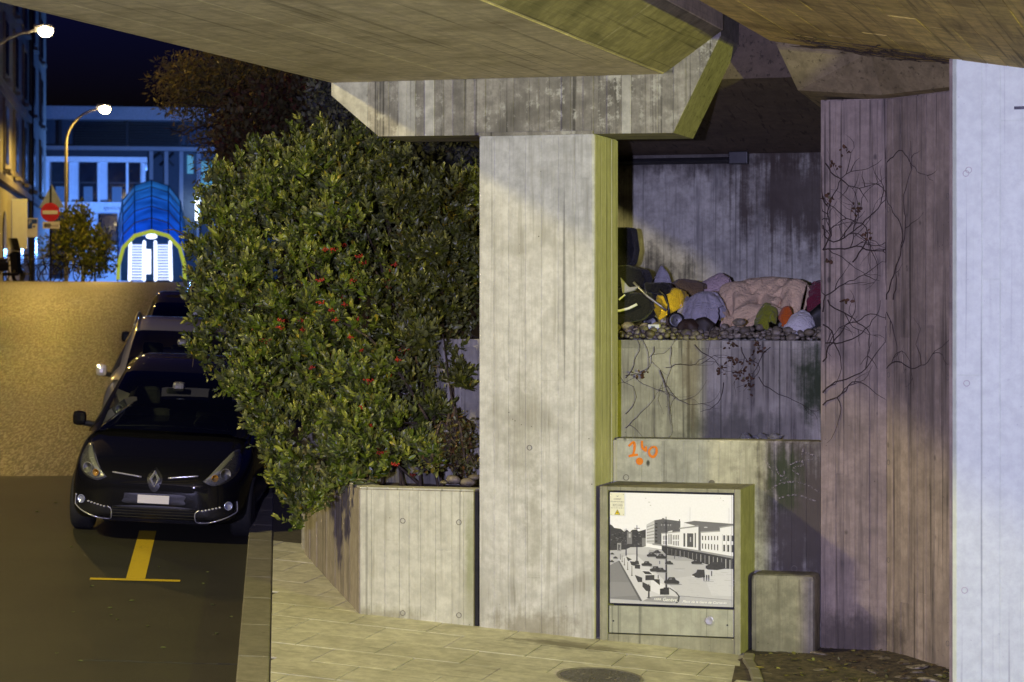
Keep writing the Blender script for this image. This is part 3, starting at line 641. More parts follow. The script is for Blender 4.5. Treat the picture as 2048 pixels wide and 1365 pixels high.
# canopy
P.poly([(455, 508), (820, 556), (1058, 592), (1058, 612), (820, 572), (525, 528), (455, 522)], .30)
P.poly([(525, 526), (820, 570), (1058, 610), (1058, 690), (960, 690), (700, 610), (560, 598), (525, 560)], .045)
for i in range(16): x = 570+i*31; P.line((x, 545+i*5), (x, 588+i*7), 3+i*.3, rnd.choice((.25, .4, .2)))
for i in range(160):
    x = rnd.uniform(300, 1050); y = rnd.uniform(700, 960); P.line((x, y), (x+rnd.uniform(10, 60), y+rnd.uniform(-2, 5)), rnd.uniform(1, 3), rnd.choice((.42, .44, .50, .52, .55)))
for i in range(120):
    x = rnd.uniform(475, 660); y = rnd.uniform(335, 500); P.rect(x, y, x+rnd.uniform(3, 9), y+rnd.uniform(2, 6), rnd.choice((.09, .15, .18, .10))) if y < 410 or x < 522 else None
# left road, island, walls
P.poly([(133, 690), (195, 655), (230, 700), (365, 958), (133, 952)], .22); P.poly([(133, 820), (290, 820), (340, 920), (133, 940)], .26)
P.poly([(195, 640), (260, 610), (330, 600), (640, 880), (660, 912), (650, 950), (600, 968), (380, 962), (230, 700)], .60)
P.poly([(360, 962), (195, 655), (206, 652), (378, 962)], .12)
P.poly([(380, 962), (450, 925), (560, 912), (655, 918), (645, 955), (600, 970)], .30)
P.poly([(585, 850), (640, 885), (662, 915), (655, 955), (640, 970), (628, 968), (648, 940), (648, 912), (625, 885), (580, 855)], .06)
P.line((660, 912), (1050, 930), 3, .2); P.line((700, 700), (620, 702), 4, .35)
for q in ([(370, 720), (440, 725), (470, 755), (400, 760)], [(445, 800), (475, 800), (545, 830), (545, 870), (510, 905), (445, 880)]): P.poly(q, .72)
P.poly([(378, 728), (430, 730), (455, 752), (400, 752)], .05); P.poly([(402, 760), (470, 756), (470, 795), (402, 800)], .05); P.poly([(452, 788), (510, 788), (512, 835), (480, 810)], .04)
P.poly([(512, 862), (580, 848), (582, 905), (512, 908)], .035); P.poly([(322, 760), (378, 780), (378, 815), (345, 815)], .05); P.poly([(380, 812), (440, 842), (440, 885), (408, 882), (380, 850)], .05)
P.poly([(322, 676), (362, 680), (362, 712), (322, 710)], .05); P.poly([(255, 618), (300, 640), (270, 655)], .06); P.poly([(285, 655), (328, 658), (320, 690), (295, 684)], .05)
for (x, y0, y1, w_) in ((428, 830, 935, 14), (300, 690, 765, 6), (268, 660, 720, 5), (243, 630, 685, 5), (226, 610, 660, 4), (212, 600, 640, 4)): P.line((x, y0), (x, y1), w_*.6, .05, w_); P.ell(x, y1, w_*1.2, 4, .08)
P.rect(188, 515, 219, 578, .32); P.poly([(195, 525), (212, 530), (205, 560), (213, 572), (196, 570)], .08)
P.line((558, 300), (560, 905), 5, .04, 15); P.poly([(540, 850), (580, 850), (582, 905), (542, 908)], .04); P.poly([(518, 355), (558, 342), (598, 355), (558, 348)], .06); P.line((518, 350), (598, 350), 6, .06)
for x in (524, 545, 574, 592): P.ell(x, 364, 5, 9, .3)
P.line((338, 372), (338, 670), 4, .05, 11); P.line((318, 396), (360, 396), 5, .06); P.line((256, 400), (256, 612), 3, .07, 10); P.line((240, 413), (272, 413), 3, .07); P.poly([(326, 650), (350, 650), (356, 676), (320, 676)], .05)
P.line((738, 222), (737, 326), 2, .45); P.line((1028, 222), (1028, 335), 2, .45)
def autoc(cx, cy, s_, shade=.045):
    P.poly([(cx+s_*a, cy+s_*b_) for a, b_ in ((-50, 12), (-48, -2), (-28, -8), (-18, -26), (18, -28), (28, -10), (48, -2), (52, 12), (40, 18), (-40, 18))], shade); P.ell(cx+10*s_, cy+20*s_, 60*s_, 4*s_, .2); P.poly([(cx-12*s_, cy-20*s_), (cx+2*s_, cy-20*s_), (cx+2*s_, cy-10*s_), (cx-18*s_, cy-10*s_)], .16)
for a in ((450, 600, .75), (520, 612, .8), (490, 575, .55), (580, 658, .6), (412, 672, .8), (480, 712, .9), (520, 718, .75), (600, 800, 1.15), (787, 645, .8), (150, 600, .3), (175, 630, .35), (147, 660, .35)): autoc(*a)
P.poly([(855, 690), (855, 672), (880, 662), (915, 640), (990, 640), (995, 690), (940, 702), (870, 700)], .05)
P.poly([(752, 758), (755, 742), (785, 725), (792, 703), (845, 702), (850, 760), (800, 768)], .05); P.poly([(750, 750), (772, 755), (772, 762), (750, 758)], .7)
for x in (842, 862, 878): P.line((x, 748), (x, 790), 9, .03, 5); P.ell(x, 746, 4, 5, .03)
P.line((845, 792), (915, 792), 3, .3); P.line((899, 710), (899, 750), 7, .08); P.line((510, 645), (510, 670), 5, .08); P.line((499, 755), (499, 783), 7, .08)
for i in range(18): x = rnd.uniform(420, 680); P.line((x, 590+rnd.uniform(-20, 25)), (x, 602+rnd.uniform(-15, 25)), 3, .12)
P.rect(1047, 120, 1049, 985, .25)
P.rect(133, 120, 245, 300, .78)
P.build('picture_print', M_PRINT, pd)
M_INKW = flat('white_lettering', (.82, .82, .82), .4, var=.02); M_INKK = flat('grey_lettering', (.16, .15, .15), .5, var=.02)
px2 = lambda cx, cy: fx(cx, cy)
for body, cx, cy, w_, h_, sh in (('1050.', 463, 950, 55, .021, .25), ('Genève,', 531, 956, 108, .038, .25), ('Place de la Gare de Cornavin', 680, 962, 325, .026, .35)):
    u, v = px2(cx, cy); text('caption', body, M_INKW, pd, FACE(u, .0110, v), h_, sh, w_/925*(dx1-dx0), bold=.0006)
# yellow-triangle sticker
st = box('sticker', *sorted((px2(134, 0)[0], px2(244, 0)[0])), .0095, .0108, px2(0, 300)[1], px2(0, 122)[1], flat('sticker_paper', (.74, .72, .62), .5, var=.03), cb, 0)
for body, cx, cy, w_, h_ in (('COFFRET', 162, 178, 56, .018), ('ECLAIRAGE PUBLIC', 138, 196, 102, .014), ('EP2105', 157, 226, 68, .022), ('TEL N° 022 420 88 11', 141, 244, 98, .010)):
    u, v = px2(cx, cy); text('lettering', body, M_INKK, st, FACE(u, .0092, v), h_, 0, w_/925*(dx1-dx0))
Q = Print(fx, .0094); Q.line((155, 204), (229, 204), 1.3, .35); Q.line((155, 231), (229, 231), 1.3, .35); Q.line((155, 204), (155, 231), 1.3, .35); Q.line((229, 204), (229, 231), 1.3, .35)
Q.poly([(182, 142), (186, 152), (196, 152), (200, 142), (196, 147), (186, 147)], .25)
Q.poly([(190, 252), (212, 293), (168, 293)], (.05, .04, .01)); Q.poly([(190, 258), (207, 290), (173, 290)], (.72, .55, .02)); Q.poly([(192, 264), (184, 279), (190, 279), (187, 289), (196, 275), (190, 275)], (.03, .03, .01))
for x, y in ((143, 134), (236, 134), (143, 292), (236, 292)): Q.ell(x, y, 3, 3, .3, 8)
Q.build('sticker_print', M_PRINT, st)

# ------------------------------------------------------------------ sprayed 140 and chalk tags on the low wall
def spray(name, c, dens):
    m = NT(name); m.done(c, .8, .2); tr = m.n('ShaderNodeBsdfTransparent'); mx = m.n('ShaderNodeMixShader')
    nz = m.noise(m.pos(), 55, 4, .8); m.l(m.ramp(nz, .5-dens*.3, .62-dens*.25), mx.inputs[0]); m.l(tr.outputs[0], mx.inputs[1]); m.l(m.b.outputs[0], mx.inputs[2]); m.l(mx.outputs[0], m.out.inputs[0]); return m.m
M_ORANGE = spray('orange_spray', (.85, .24, .03), .9); M_CHALK = spray('chalk', (.26, .235, .23), .12)
def stroke(name, pts, r, mat, parent, y=.589):
    P3 = [aty(a, b_, y) for a, b_ in pts]; V = []; F = []; P3 = np.array(P3); T = np.gradient(P3, axis=0); T /= np.linalg.norm(T, axis=1)[:, None]+1e-9
    off = stroke.k; stroke.k += .0004
    for i, p in enumerate(P3):
        n = np.array([-T[i][2], 0, T[i][0]]); w_ = r*(1-.25*abs(2*i/(len(P3)-1)-1)); V += [p+n*w_-[0, off, 0], p-n*w_-[0, off, 0]]
    F = [(2*i, 2*i+1, 2*i+3, 2*i+2) for i in range(len(P3)-1)]; return fixn(mk(name, V, F, mat, parent))
stroke.k = 0
def smooth(pts, n=8):
    Pp = np.array(pts, float); t = np.arange(len(Pp)); tt = np.linspace(0, len(Pp)-1, (len(Pp)-1)*n+1)
    out = []
    for u in tt:
        i = min(int(u), len(Pp)-2); f = u-i; p0 = Pp[max(i-1, 0)]; p1 = Pp[i]; p2 = Pp[i+1]; p3 = Pp[min(i+2, len(Pp)-1)]
        out.append(.5*((2*p1)+(-p0+p2)*f+(2*p0-5*p1+4*p2-p3)*f*f+(-p0+3*p1-3*p2+p3)*f**3))
    return out
for pts in ([(1257, 893), (1267, 885), (1269, 897), (1266, 911)], [(1257, 913), (1266, 911), (1276, 910)], [(1284, 882), (1284, 892), (1287, 899), (1294, 901)], [(1292, 893), (1291, 904)], [(1305, 894), (1298, 902), (1300, 911), (1307, 914), (1313, 906), (1312, 896), (1305, 894)]):
    stroke('sprayed_numeral', smooth(pts), .0115, M_ORANGE, low)
c = aty(1279, 923, .587); fixn(mk('sprayed_dot', [c]+[c+np.array([.031*math.cos(a), 0, .031*math.sin(a)]) for a in np.linspace(0, 2*math.pi, 20)[:-1]], [(0, i+1, (i+1) % 19+1) for i in range(19)], M_ORANGE, low))
for pts in ([(1530, 985), (1560, 968), (1600, 965), (1640, 985)], [(1555, 998), (1590, 990), (1632, 1003)], [(1590, 925), (1625, 918)], [(1607, 895), (1603, 915)], [(1548, 925), (1558, 948), (1566, 952), (1570, 938)], [(1580, 930), (1600, 922), (1605, 930), (1585, 938), (1598, 950)], [(1530, 915), (1545, 945)], [(1610, 905), (1640, 915)], [(1575, 955), (1560, 962)]):
    stroke('chalk_scrawl', smooth(pts), .007, M_CHALK, low)

# ------------------------------------------------------------------ the sleeping place in the alcove
def fabric(name, c, sc_=1.):
    m = NT(name); p = m.pos(); nz = m.noise(p, 9, 5, .65); wv = m.noise(m.pos((260, 260, 260)), 1, 2)
    cc = m.mix(m.ramp(nz, .3, .7), tuple(q*.8 for q in c), c); n2_ = m.noise(m.pos((1, 1.3, 1.2)), 11, 3, .6, .8); n3_ = m.noise(m.pos((1.4, 1, 1)), 24, 3, .6, .6)
    rg_ = lambda q: m.math('SUBTRACT', 1., m.math('ABSOLUTE', m.math('MULTIPLY', m.math('SUBTRACT', q, .5), 5.)))
    m.bump(m.math('ADD', m.math('ADD', rg_(n2_), m.math('MULTIPLY', rg_(n3_), .4)), m.math('MULTIPLY', wv, .1)), .55, .02); return m.done(cc, .9, .2, Sheen_Weight=.2)
def vnoise(seed):
    g = np.random.default_rng(seed); K = g.normal(size=(14, 2)); K *= (g.uniform(1.5, 9, 14)/np.linalg.norm(K, axis=1))[:, None]; ph = g.uniform(0, 6.3, 14); am = 1/np.linalg.norm(K, axis=1)
    return lambda x, y: sum(a*math.sin(k[0]*x+k[1]*y+p) for a, k, p in zip(am, K, ph))/2.2
def mound(name, top, yb, ya, mat, label, cat, zbase=2.30, seed=0, fold=.03, hem=.0, skirt=None, nx=64, ny=32):
    """cloth over something lying: top = [(px,py)] silhouette crest seen at depth (ya+yb)/2, falls to zbase front and back"""
    T = [aty(a, b_, (ya+yb)/2) for a, b_ in top]; X = [p[0] for p in T]; Z = [p[2] for p in T]; f = vnoise(seed); f2 = vnoise(seed+50)
    V = []; F = []
    for i in range(nx):
        x = X[0]+(X[-1]-X[0])*i/(nx-1); zc = float(np.interp(x, X, Z)); zb_ = zbase if skirt is None else float(np.interp(x, skirt[0], skirt[1]))
        for j in range(ny):
            t = j/(ny-1); y = yb+(ya-yb)*t; s_ = math.sin(math.pi*min(1, t*1.02))**.55 if t < .98 else 0.
            h = zb_+(max(zc-zb_, 0))*s_; k = f(x*6, y*6+t*3)
            rid = f(x*3.2+7+t*2.2, t*1.2+3-x*1.5); r2 = f2(x*5.5-t*3, t*2.2+x*2); rid = 1-abs(rid)*1.3; V.append((x+.03*k, y-.05*rid*(1-t)+.03*k*(1-t), h+fold*(k*.5+.8*rid+.5*r2-.6)*min(1, s_*1.6+.15)))
    F = [(i*ny+j, (i+1)*ny+j, (i+1)*ny+j+1, i*ny+j+1) for i in range(nx-1) for j in range(ny-1)]
    o = fixn(mk(name, V, F, mat, smooth=True)); o.modifiers.new('solid', 'SOLIDIFY').thickness = .014; o.modifiers['solid'].offset = 1
    sd = o.modifiers.new('sub', 'SUBSURF'); sd.levels = 1; sd.render_levels = 1
    return tag(o, label, cat)
M_PEACH = fabric('peach_wool', (.82, .60, .37)); M_LILAC = fabric('pale_sheet', (.42, .40, .44)); M_MAROON = fabric('maroon_cloth', (.16, .02, .04))
M_OLIVE = fabric('olive_cloth', (.22, .24, .02)); M_ORNG = fabric('orange_cloth', (.62, .13, .015)); M_PILW = fabric('white_cotton', (.7, .68, .68)); M_YELL = fabric('yellow_cloth', (.80, .55, .02)); M_BROWN = fabric('brown_cloth', (.16, .11, .06))
def drape(items, hump, frames=34):
    """let rectangular cloths fall over what lies on the bed; returns static meshes"""
    tmp = []
    def collider(b):
        o = b.build('tmp_collider', None); md = o.modifiers.new('c', 'COLLISION'); o.collision.thickness_outer = .012; o.collision.cloth_friction = 40; tmp.append(o)
    b = MB(); b.box(-1, 6, .8, 3.38, 2.0, 2.30, 0); collider(b)
    for c, r in hump: b = MB(); b.sphere(c, r, 16, 10); collider(fixb(b))
    cl = []
    for (name, cx, cy, wx, wy, rot, z0, seed, mat, label, cat, squeeze) in items:
        f = vnoise(seed); nx, ny = max(14, int(wx/.027)), max(14, int(wy/.027)); V = []; c_, s_ = math.cos(rot), math.sin(rot)
        for i in range(nx):
            for j in range(ny):
                a, q = (i/(nx-1)-.5)*wx, (j/(ny-1)-.5)*wy
                X, Y_ = a*squeeze, q*squeeze; V.append((cx+X*c_-Y_*s_, cy+X*s_+Y_*c_, z0+.10*f(a*5, q*5)+.02*math.sin(a*16+q*5)))
        F = [(i*ny+j, (i+1)*ny+j, (i+1)*ny+j+1, i*ny+j+1) for i in range(nx-1) for j in range(ny-1)]
        o = mk(name, V, F, mat); md = o.modifiers.new('cloth', 'CLOTH'); st_ = md.settings; st_.quality = 5; st_.mass = .25; st_.tension_stiffness = 12; st_.compression_stiffness = 12; st_.shear_stiffness = 4; st_.bending_stiffness = .06; st_.air_damping = 2
        md.collision_settings.distance_min = .008; md.collision_settings.collision_quality = 2; md.point_cache.frame_start = 1; md.point_cache.frame_end = frames; cl.append((o, label, cat))
    sc.frame_start = 1; sc.frame_end = frames
    for f_ in range(1, frames+1): sc.frame_set(f_)
    dg = bpy.context.evaluated_depsgraph_get(); res = []
    for o, label, cat in cl:
        me = bpy.data.meshes.new_from_object(o.evaluated_get(dg)); nm = o.name; bpy.data.objects.remove(o); o = bpy.data.objects.new(nm, me); col.objects.link(o); me.polygons.foreach_set('use_smooth', [True]*len(me.polygons))
        sl = o.modifiers.new('solid', 'SOLIDIFY'); sl.thickness = .010; sl.offset = 1; sd = o.modifiers.new('sub', 'SUBSURF'); sd.levels = 1; sd.render_levels = 1; res.append(tag(o, label, cat))
    for o in tmp: bpy.data.objects.remove(o)
    sc.frame_set(1); return res
def fixb(b): return b
HUMP = [((2.20, 2.05, 2.36), (.17, .13, .32)), ((2.50, 1.95, 2.33), (.20, .13, .32)), ((2.42, 2.5, 2.36), (.28, .2, .30)), ((3.0, 2.42, 2.42), (.52, .22, .36)), ((2.72, 2.3, 2.40), (.2, .16, .34)), ((3.25, 2.25, 2.42), (.16, .14, .34)), ((3.50, 2.2, 2.40), (.18, .22, .34)), ((2.90, 2.0, 2.34), (.17, .08, .20)), ((3.10, 1.76, 2.32), (.10, .09, .22)), ((3.26, 1.74, 2.32), (.05, .09, .20))]
drape([('peach_blanket', 2.92, 2.22, 1.10, 1.5, .08, 2.98, 3, M_PEACH, 'peach blanket drawn over the sleeper onto the stones', 'blanket', .80),
       ('pale_sheet', 2.46, 1.93, .66, .75, -.2, 2.80, 5, M_LILAC, 'pale grey sheet bunched left of the peach blanket', 'sheet', .74),
       ('maroon_blanket', 3.53, 2.08, .50, .85, .2, 2.98, 6, M_MAROON, 'dark maroon blanket at the right end of the bedding', 'blanket', .74),
       ('yellow_jacket', 2.18, 2.02, .52, .6, .5, 2.86, 17, M_YELL, 'bright yellow jacket crumpled between pushchair and bedding', 'jacket', .70),
       ('olive_garment', 3.08, 1.74, .36, .42, .6, 2.72, 31, M_OLIVE, 'olive green garment spilling from under the peach blanket', 'garment', .66),
       ('orange_garment', 3.25, 1.72, .20, .40, .3, 2.74, 33, M_ORNG, 'orange garment squeezed between green cloth and white pillow', 'garment', .7)], HUMP)
mound('white_pillow', [(1572, 655), (1586, 634), (1604, 622), (1620, 632), (1628, 652)], 1.62, 1.84, M_PILW, 'white pillow at the right end of the bedding', 'pillow', seed=14, fold=.02, nx=20, ny=14)
mound('dark_bag', [(1610, 650), (1622, 625), (1640, 610), (1660, 620), (1680, 650)], 1.66, 1.95, M_BLACK, 'dark bag against the pier beside the white pillow', 'bag', seed=15, fold=.03, nx=20, ny=14)
mound('brown_cover', [(1340, 572), (1362, 560), (1392, 562), (1412, 570)], 2.5, 2.8, M_BROWN, 'brown cover lying behind the yellow jacket', 'blanket', seed=18, fold=.03, nx=24, ny=12)
mound('pink_cloth', [(1398, 570), (1420, 556), (1440, 550), (1462, 556)], 2.66, 2.95, fabric('pink_cloth', (.55, .42, .42)), 'pinkish white cloth behind the sheet near the back wall', 'cloth', seed=19, fold=.03, nx=20, ny=12)
pl_ = mound('grey_cushion', [(1300, 572), (1314, 550), (1324, 531), (1336, 545), (1346, 572)], 2.75, 2.88, fabric('grey_cotton', (.40, .39, .42)), 'pale grey cushion propped upright behind the pushchair', 'cushion', seed=20, fold=.01, nx=18, ny=12)
mound('dark_shoe', [(1385, 652), (1392, 640), (1412, 636), (1428, 650)], 1.62, 1.75, flat('dark_leather', (.03, .022, .018), .5), 'dark shoe lying before the pale sheet', 'shoe', seed=22, fold=.01, nx=14, ny=10)
mound('dark_shoe', [(1360, 654), (1368, 642), (1384, 640), (1398, 652)], 1.60, 1.72, flat('brown_leather', (.05, .03, .02), .5), 'brown shoe beside the pushchair wheel', 'shoe', seed=23, fold=.01, nx=14, ny=10)
# pushchair, folded down, black
pc = thing('pushchair', aty(1290, 655, 1.9), 'black folded pushchair with pale metal tubes beside the pier', 'pushchair')
A = lambda a, b_, y=1.9: aty(a, b_, y)
def bag(pts, y0, y1, name, mat):
    b = MB(); b.prism(pts, lambda a, q: aty(a, q, y0), (0, y1-y0, 0)); o = fixn(b.build(name, mat, pc)); m_ = o.modifiers.new('bevel', 'BEVEL'); m_.width = .025; m_.segments = 3; return o
M_NYL = fabric('black_nylon', (.012, .012, .014))
bag([(1205, 590), (1240, 575), (1262, 588), (1300, 585), (1305, 620), (1285, 640), (1240, 650), (1205, 648)], 1.85, 2.2, 'seat', M_NYL)
bag([(1205, 455), (1262, 455), (1268, 500), (1262, 528), (1240, 540), (1205, 540)], 2.25, 2.5, 'hood', M_NYL)
bag([(1205, 535), (1250, 530), (1285, 540), (1292, 560), (1285, 580), (1230, 572), (1205, 560)], 2.1, 2.4, 'backrest', M_NYL)
bag([(1240, 554), (1258, 575), (1280, 572), (1268, 582), (1244, 588)], 1.82, 1.845, 'reflective_panel', flat('grey_nylon', (.3, .29, .33), .6))
bag([(1285, 566), (1325, 565), (1340, 570), (1340, 588), (1318, 592), (1290, 585)], 1.95, 2.1, 'canopy_fold', M_NYL)
MB().tube([A(1267, 565, 1.84), A(1295, 593, 1.83), A(1318, 610, 1.83), A(1333, 622, 1.84)], .012, 8).build('handle_tube', M_STEEL, pc, smooth=True)
MB().tube([A(1205, 622, 1.83), A(1240, 622, 1.83), A(1258, 617, 1.83), A(1274, 609, 1.83)], .012, 8).build('bumper_tube', M_PAINTW, pc, smooth=True)
MB().tube([A(1318, 580, 1.95), A(1330, 592, 1.95), A(1337, 610, 1.93), A(1338, 630, 1.9)], .016, 8).build('fork', M_BLACK, pc, smooth=True)
MB().tube([A(1238, 600, 1.83), A(1250, 590, 1.83)], .008, 6).build('strap', M_PAINTW, pc)
for (px, py, y) in ((1352, 641, 1.74), (1300, 646, 2.2)):
    T = Matrix.Translation(A(px, py, y).tolist()) @ Matrix.Rotation(math.pi/2, 4, 'X') @ Matrix.Rotation(.3, 4, 'Y')
    wh = MB().lathe([(.045, -.02), (.062, -.024), (.07, -.012), (.07, .012), (.062, .024), (.045, .02)], T, 20).build('wheel', M_BLACK, pc, smooth=True)
    MB().lathe([(.0, -.016), (.044, -.012), (.044, .012), (.012, .02), (0, .022)], T, 14).build('hub', M_DARKM, wh)
pk = A(1308, 648, 1.62); bx_ = box('carton', pk[0]-.05, pk[0]+.05, 1.6, 1.66, 2.32, 2.385, M_PAINTW, None, .004); tag(bx_, 'small white printed carton on the stones under the pushchair', 'carton')
box('printed_label', pk[0]-.02, pk[0]+.012, 1.5955, 1.5995, 2.352, 2.372, flat('ink_grey', (.2, .22, .26), .6), bx_, 0).location = (0, 0, 0)
# crumpled plastic on the middle shelf
M_FILM = glassmat('clear_film', (.8, .8, .82), base=(.5, .5, .52), amount=.6); rg5 = random.Random(2)
for i, (px, w_) in enumerate(((1490, .05), (1522, .075), (1550, .06))):
    p = aty(px, 874, .95); b = MB(); b.sphere((p[0], p[1], 1.455), (w_, .05, .035), 9, 6, .3, rg5); o = b.build('crumpled_film', M_FILM)
    tag(o, ['small crumpled clear plastic left of the others on the ledge', 'largest crumpled clear plastic bag on the ledge', 'rightmost crumpled clear plastic scrap on the ledge'][i], 'plastic', 'plastic scraps on the ledge')
# ------------------------------------------------------------------ parked cars
def paint(name, c, metal=.0, r=.25):
    m = NT(name); nz = m.noise(m.pos(obj=True), 900, 1); cc = m.mix(m.ramp(nz, .4, .8, 0, .3 if metal > .3 else 0), c, tuple(min(1, q*1.6+.01) for q in c))
    m.done(cc, r if metal > .3 else .5, .03 if metal < .3 else .5, metal); m.b.inputs['Coat Weight'].default_value = .55 if metal < .3 else 1; m.b.inputs['Coat Roughness'].default_value = .03; return m.m
M_CARBLK = paint('black_car_paint', (.006, .006, .007)); M_CARSIL = paint('silver_car_paint', (.5, .47, .42), .6, .4); M_CARBLU = paint('dark_blue_car_paint', (.006, .01, .03)); M_CARDK = paint('midnight_car_paint', (.008, .009, .014))
M_WIND = glassmat('windscreen_glass', (.75, .82, .8), 1.5, (.008, .01, .01), .8); M_SIDEG = glassmat('side_glass', (.35, .4, .4), 1.5, (.006, .007, .007), .6)
M_LENS = glassmat('headlamp_lens', (.92, .95, .97), 1.45, (.3, .3, .3), .88); M_REFL = flat('lamp_reflector', (.7, .7, .72), .2, .6, var=.2, scale=40)
M_TYRE = flat('tyre_rubber', (.015, .015, .015), .8); M_RIM = flat('alloy_rim', (.4, .4, .41), .3, .9); M_SEAT = flat('car_seat_cloth', (.035, .035, .038), .9); M_DASH = flat('dashboard', (.05, .05, .05), .7)
M_AMB = flat('amber_plastic', (.75, .36, .03), .3); M_LENSB = flat('blueish_lamp_glass', (.55, .6, .85), .12, .6); M_PLATE = flat('number_plate_white', (.72, .71, .68), .5, var=.03, scale=14)
M_HOUS = flat('lamp_housing', (.16, .155, .15), .3, .4, var=.3, scale=30)
M_BADGE = flat('satin_chrome', (.62, .62, .66), .22, .55, var=.05)
def spl(x, xs, ys): 
    # monotone-ish smooth interpolation
    i = int(np.clip(np.searchsorted(xs, x)-1, 0, len(xs)-2)); h = xs[i+1]-xs[i]; t = (x-xs[i])/h
    def m(k):
        if k <= 0: return (ys[1]-ys[0])/(xs[1]-xs[0])
        if k >= len(xs)-1: return (ys[-1]-ys[-2])/(xs[-1]-xs[-2])
        a = (ys[k]-ys[k-1])/(xs[k]-xs[k-1]); b = (ys[k+1]-ys[k])/(xs[k+1]-xs[k]); return 0. if a*b <= 0 else 2*a*b/(a+b)
    m0, m1 = m(i)*h, m(i+1)*h; return (2*t**3-3*t*t+1)*ys[i]+(t**3-2*t*t+t)*m0+(-2*t**3+3*t*t)*ys[i+1]+(t**3-t*t)*m1
def loft(secs, close=True):
    n = len(secs[0]); V = [p for s in secs for p in s]; F = [(i*n+j, (i+1)*n+j, (i+1)*n+j+1, i*n+j+1) for i in range(len(secs)-1) for j in range(n-1)]
    return V, F, n
def make_car(nose, kd, label, mat, group='cars parked along the kerb', hgt=1.0, detail=True, roofrail=False, wid=.91):
    nose = np.asarray(nose, float); e = .5
    root = thing('parked_car', nose, label, 'car', group)
    d = np.array([kd[0], kd[1], 0]); d /= np.linalg.norm(d); q = nose+d; d3 = np.array([d[0], d[1], zroad(q[0], q[1])-zroad(nose[0], nose[1])]); d3 /= np.linalg.norm(d3)
    r2 = np.array([d[1], -d[0], 0]); q = nose+r2; r3 = np.array([r2[0], r2[1], zroad(q[0], q[1])-zroad(nose[0], nose[1])]); r3 -= d3*(r3@d3); r3 /= np.linalg.norm(r3); up = np.cross(r3, d3)
    root.rotation_euler = Matrix((r3, d3, up)).transposed().to_euler()          # local x right, y rearwards, z up
    ss = [0, .03, .08, .16, .30, .50, .75, .98, 1.3, 2, 3, 3.8, 4.1, 4.25, 4.33]
    wp = [.42, .56, .66, .745, .815, .865, .895, .905, .91, .915, .91, .89, .83, .72, .55]
    zt = [.60, .68, .735, .785, .84, .90, .965, 1.02, 1.04, 1.05, 1.07, 1.09, 1.08, 1.03, .95]
    zb = [.36, .27, .235, .215, .20, .195, .19, .19, .19, .19, .19, .20, .22, .26, .4]
    sx = [.0, .5, .86, .965, .995, 1.0, .985, .955, .90, .80, .62, .35, .0]; sh = [0, 0, .0, .07, .2, .42, .62, .76, .87, .94, .975, .993, 1.0]
    stn = list(np.concatenate([np.linspace(0, .3, 13), np.linspace(.38, 1.3, 12), np.linspace(1.5, 4.0, 12), np.linspace(4.05, 4.33, 6)]))
    u = np.linspace(0, len(sx)-1, 37); fx_ = [spl(k, list(range(len(sx))), sx) for k in u]; fh = [spl(k, list(range(len(sh))), sh) for k in u]
    secs = []
    for s in stn:
        W = spl(s, ss, wp)*wid/.91; T = spl(s, ss, zt); B = spl(s, ss, zb); half = [(W*a, s, B+(T-B)*h) for a, h in zip(fx_, fh)]
        secs.append([(-x, y, z) for x, y, z in half]+[p for p in half[::-1]][1:])
    V, F, n = loft(secs); F.append(tuple(range(n-1))); F.append(tuple((len(secs)-1)*n+j for j in range(n-2, -1, -1)))
    zs = hgt; V = [(x, y, z*zs) for x, y, z in V]
    # wheel arches: dark recesses are built as arch liners
    body = fixn(mk('body', V, F, mat, root, True, True)); bvh = BVHTree.FromPolygons([Vector(v) for v in V], [f for f in F])
    def hit(x, z, off=.004):
        h = bvh.ray_cast(Vector((x, -3, z)), Vector((0, 1, 0)))
        if h[0] is None: h = bvh.find_nearest(Vector((x, .2, z)))
        nn = h[1] if h[1].y < 0 else -h[1]
        return np.array(h[0]+nn*off)
    # greenhouse
    gs = [.93, 1.05, 1.25, 1.5, 1.75, 1.98, 2.2, 2.6, 3.1, 3.6, 3.95, 4.15, 4.26]
    gr = [1.02, 1.075, 1.18, 1.315, 1.435, 1.525, 1.575, 1.625, 1.63, 1.595, 1.52, 1.40, 1.15]
    gw = [.74, .735, .715, .69, .665, .645, .64, .64, .635, .625, .61, .59, .56]; bw_ = [.80, .81, .82, .835, .845, .85, .85, .85, .85, .84, .81, .76, .70]
    st2_ = list(np.concatenate([np.linspace(.93, 1.98, 12), np.linspace(2.1, 3.6, 8), np.linspace(3.75, 4.26, 6)])); secs = []; cut = []
    for s in st2_:
        R = spl(s, gs, gr); Wr = spl(s, gs, gw); Wb = spl(s, gs, bw_)*wid/.91; zb0 = min(R-.012, spl(s, ss, zt)-.035); half = [(Wb, s, zb0)]
        for t in (.25, .5, .75, .9): half.append((Wb+(Wr-Wb)*t**1.15, s, zb0+(R-.05-zb0)*t if R-.05 > zb0 else zb0+(R-zb0)*t*.3))
        half += [(Wr*.985, s-.0, max(R-.035, zb0+.003)), (Wr*.93, s, R-.018 if R-.018 > zb0 else zb0+.004)]
        for k in (.82, .65, .4, .2, 0): half.append((Wr*k, s-.10*(1-k*k)*(s < 2.05)*max(0, (2.05-s)/1.1), R+.012*(1-k*k)))
        secs.append([(-x, y, z) for x, y, z in half]+half[::-1][1:])
    V, F, n = loft(secs); V = [(x, y, z*zs) for x, y, z in V]; hn_ = (n-1)//2
    ws, sd, rf = [], [], []
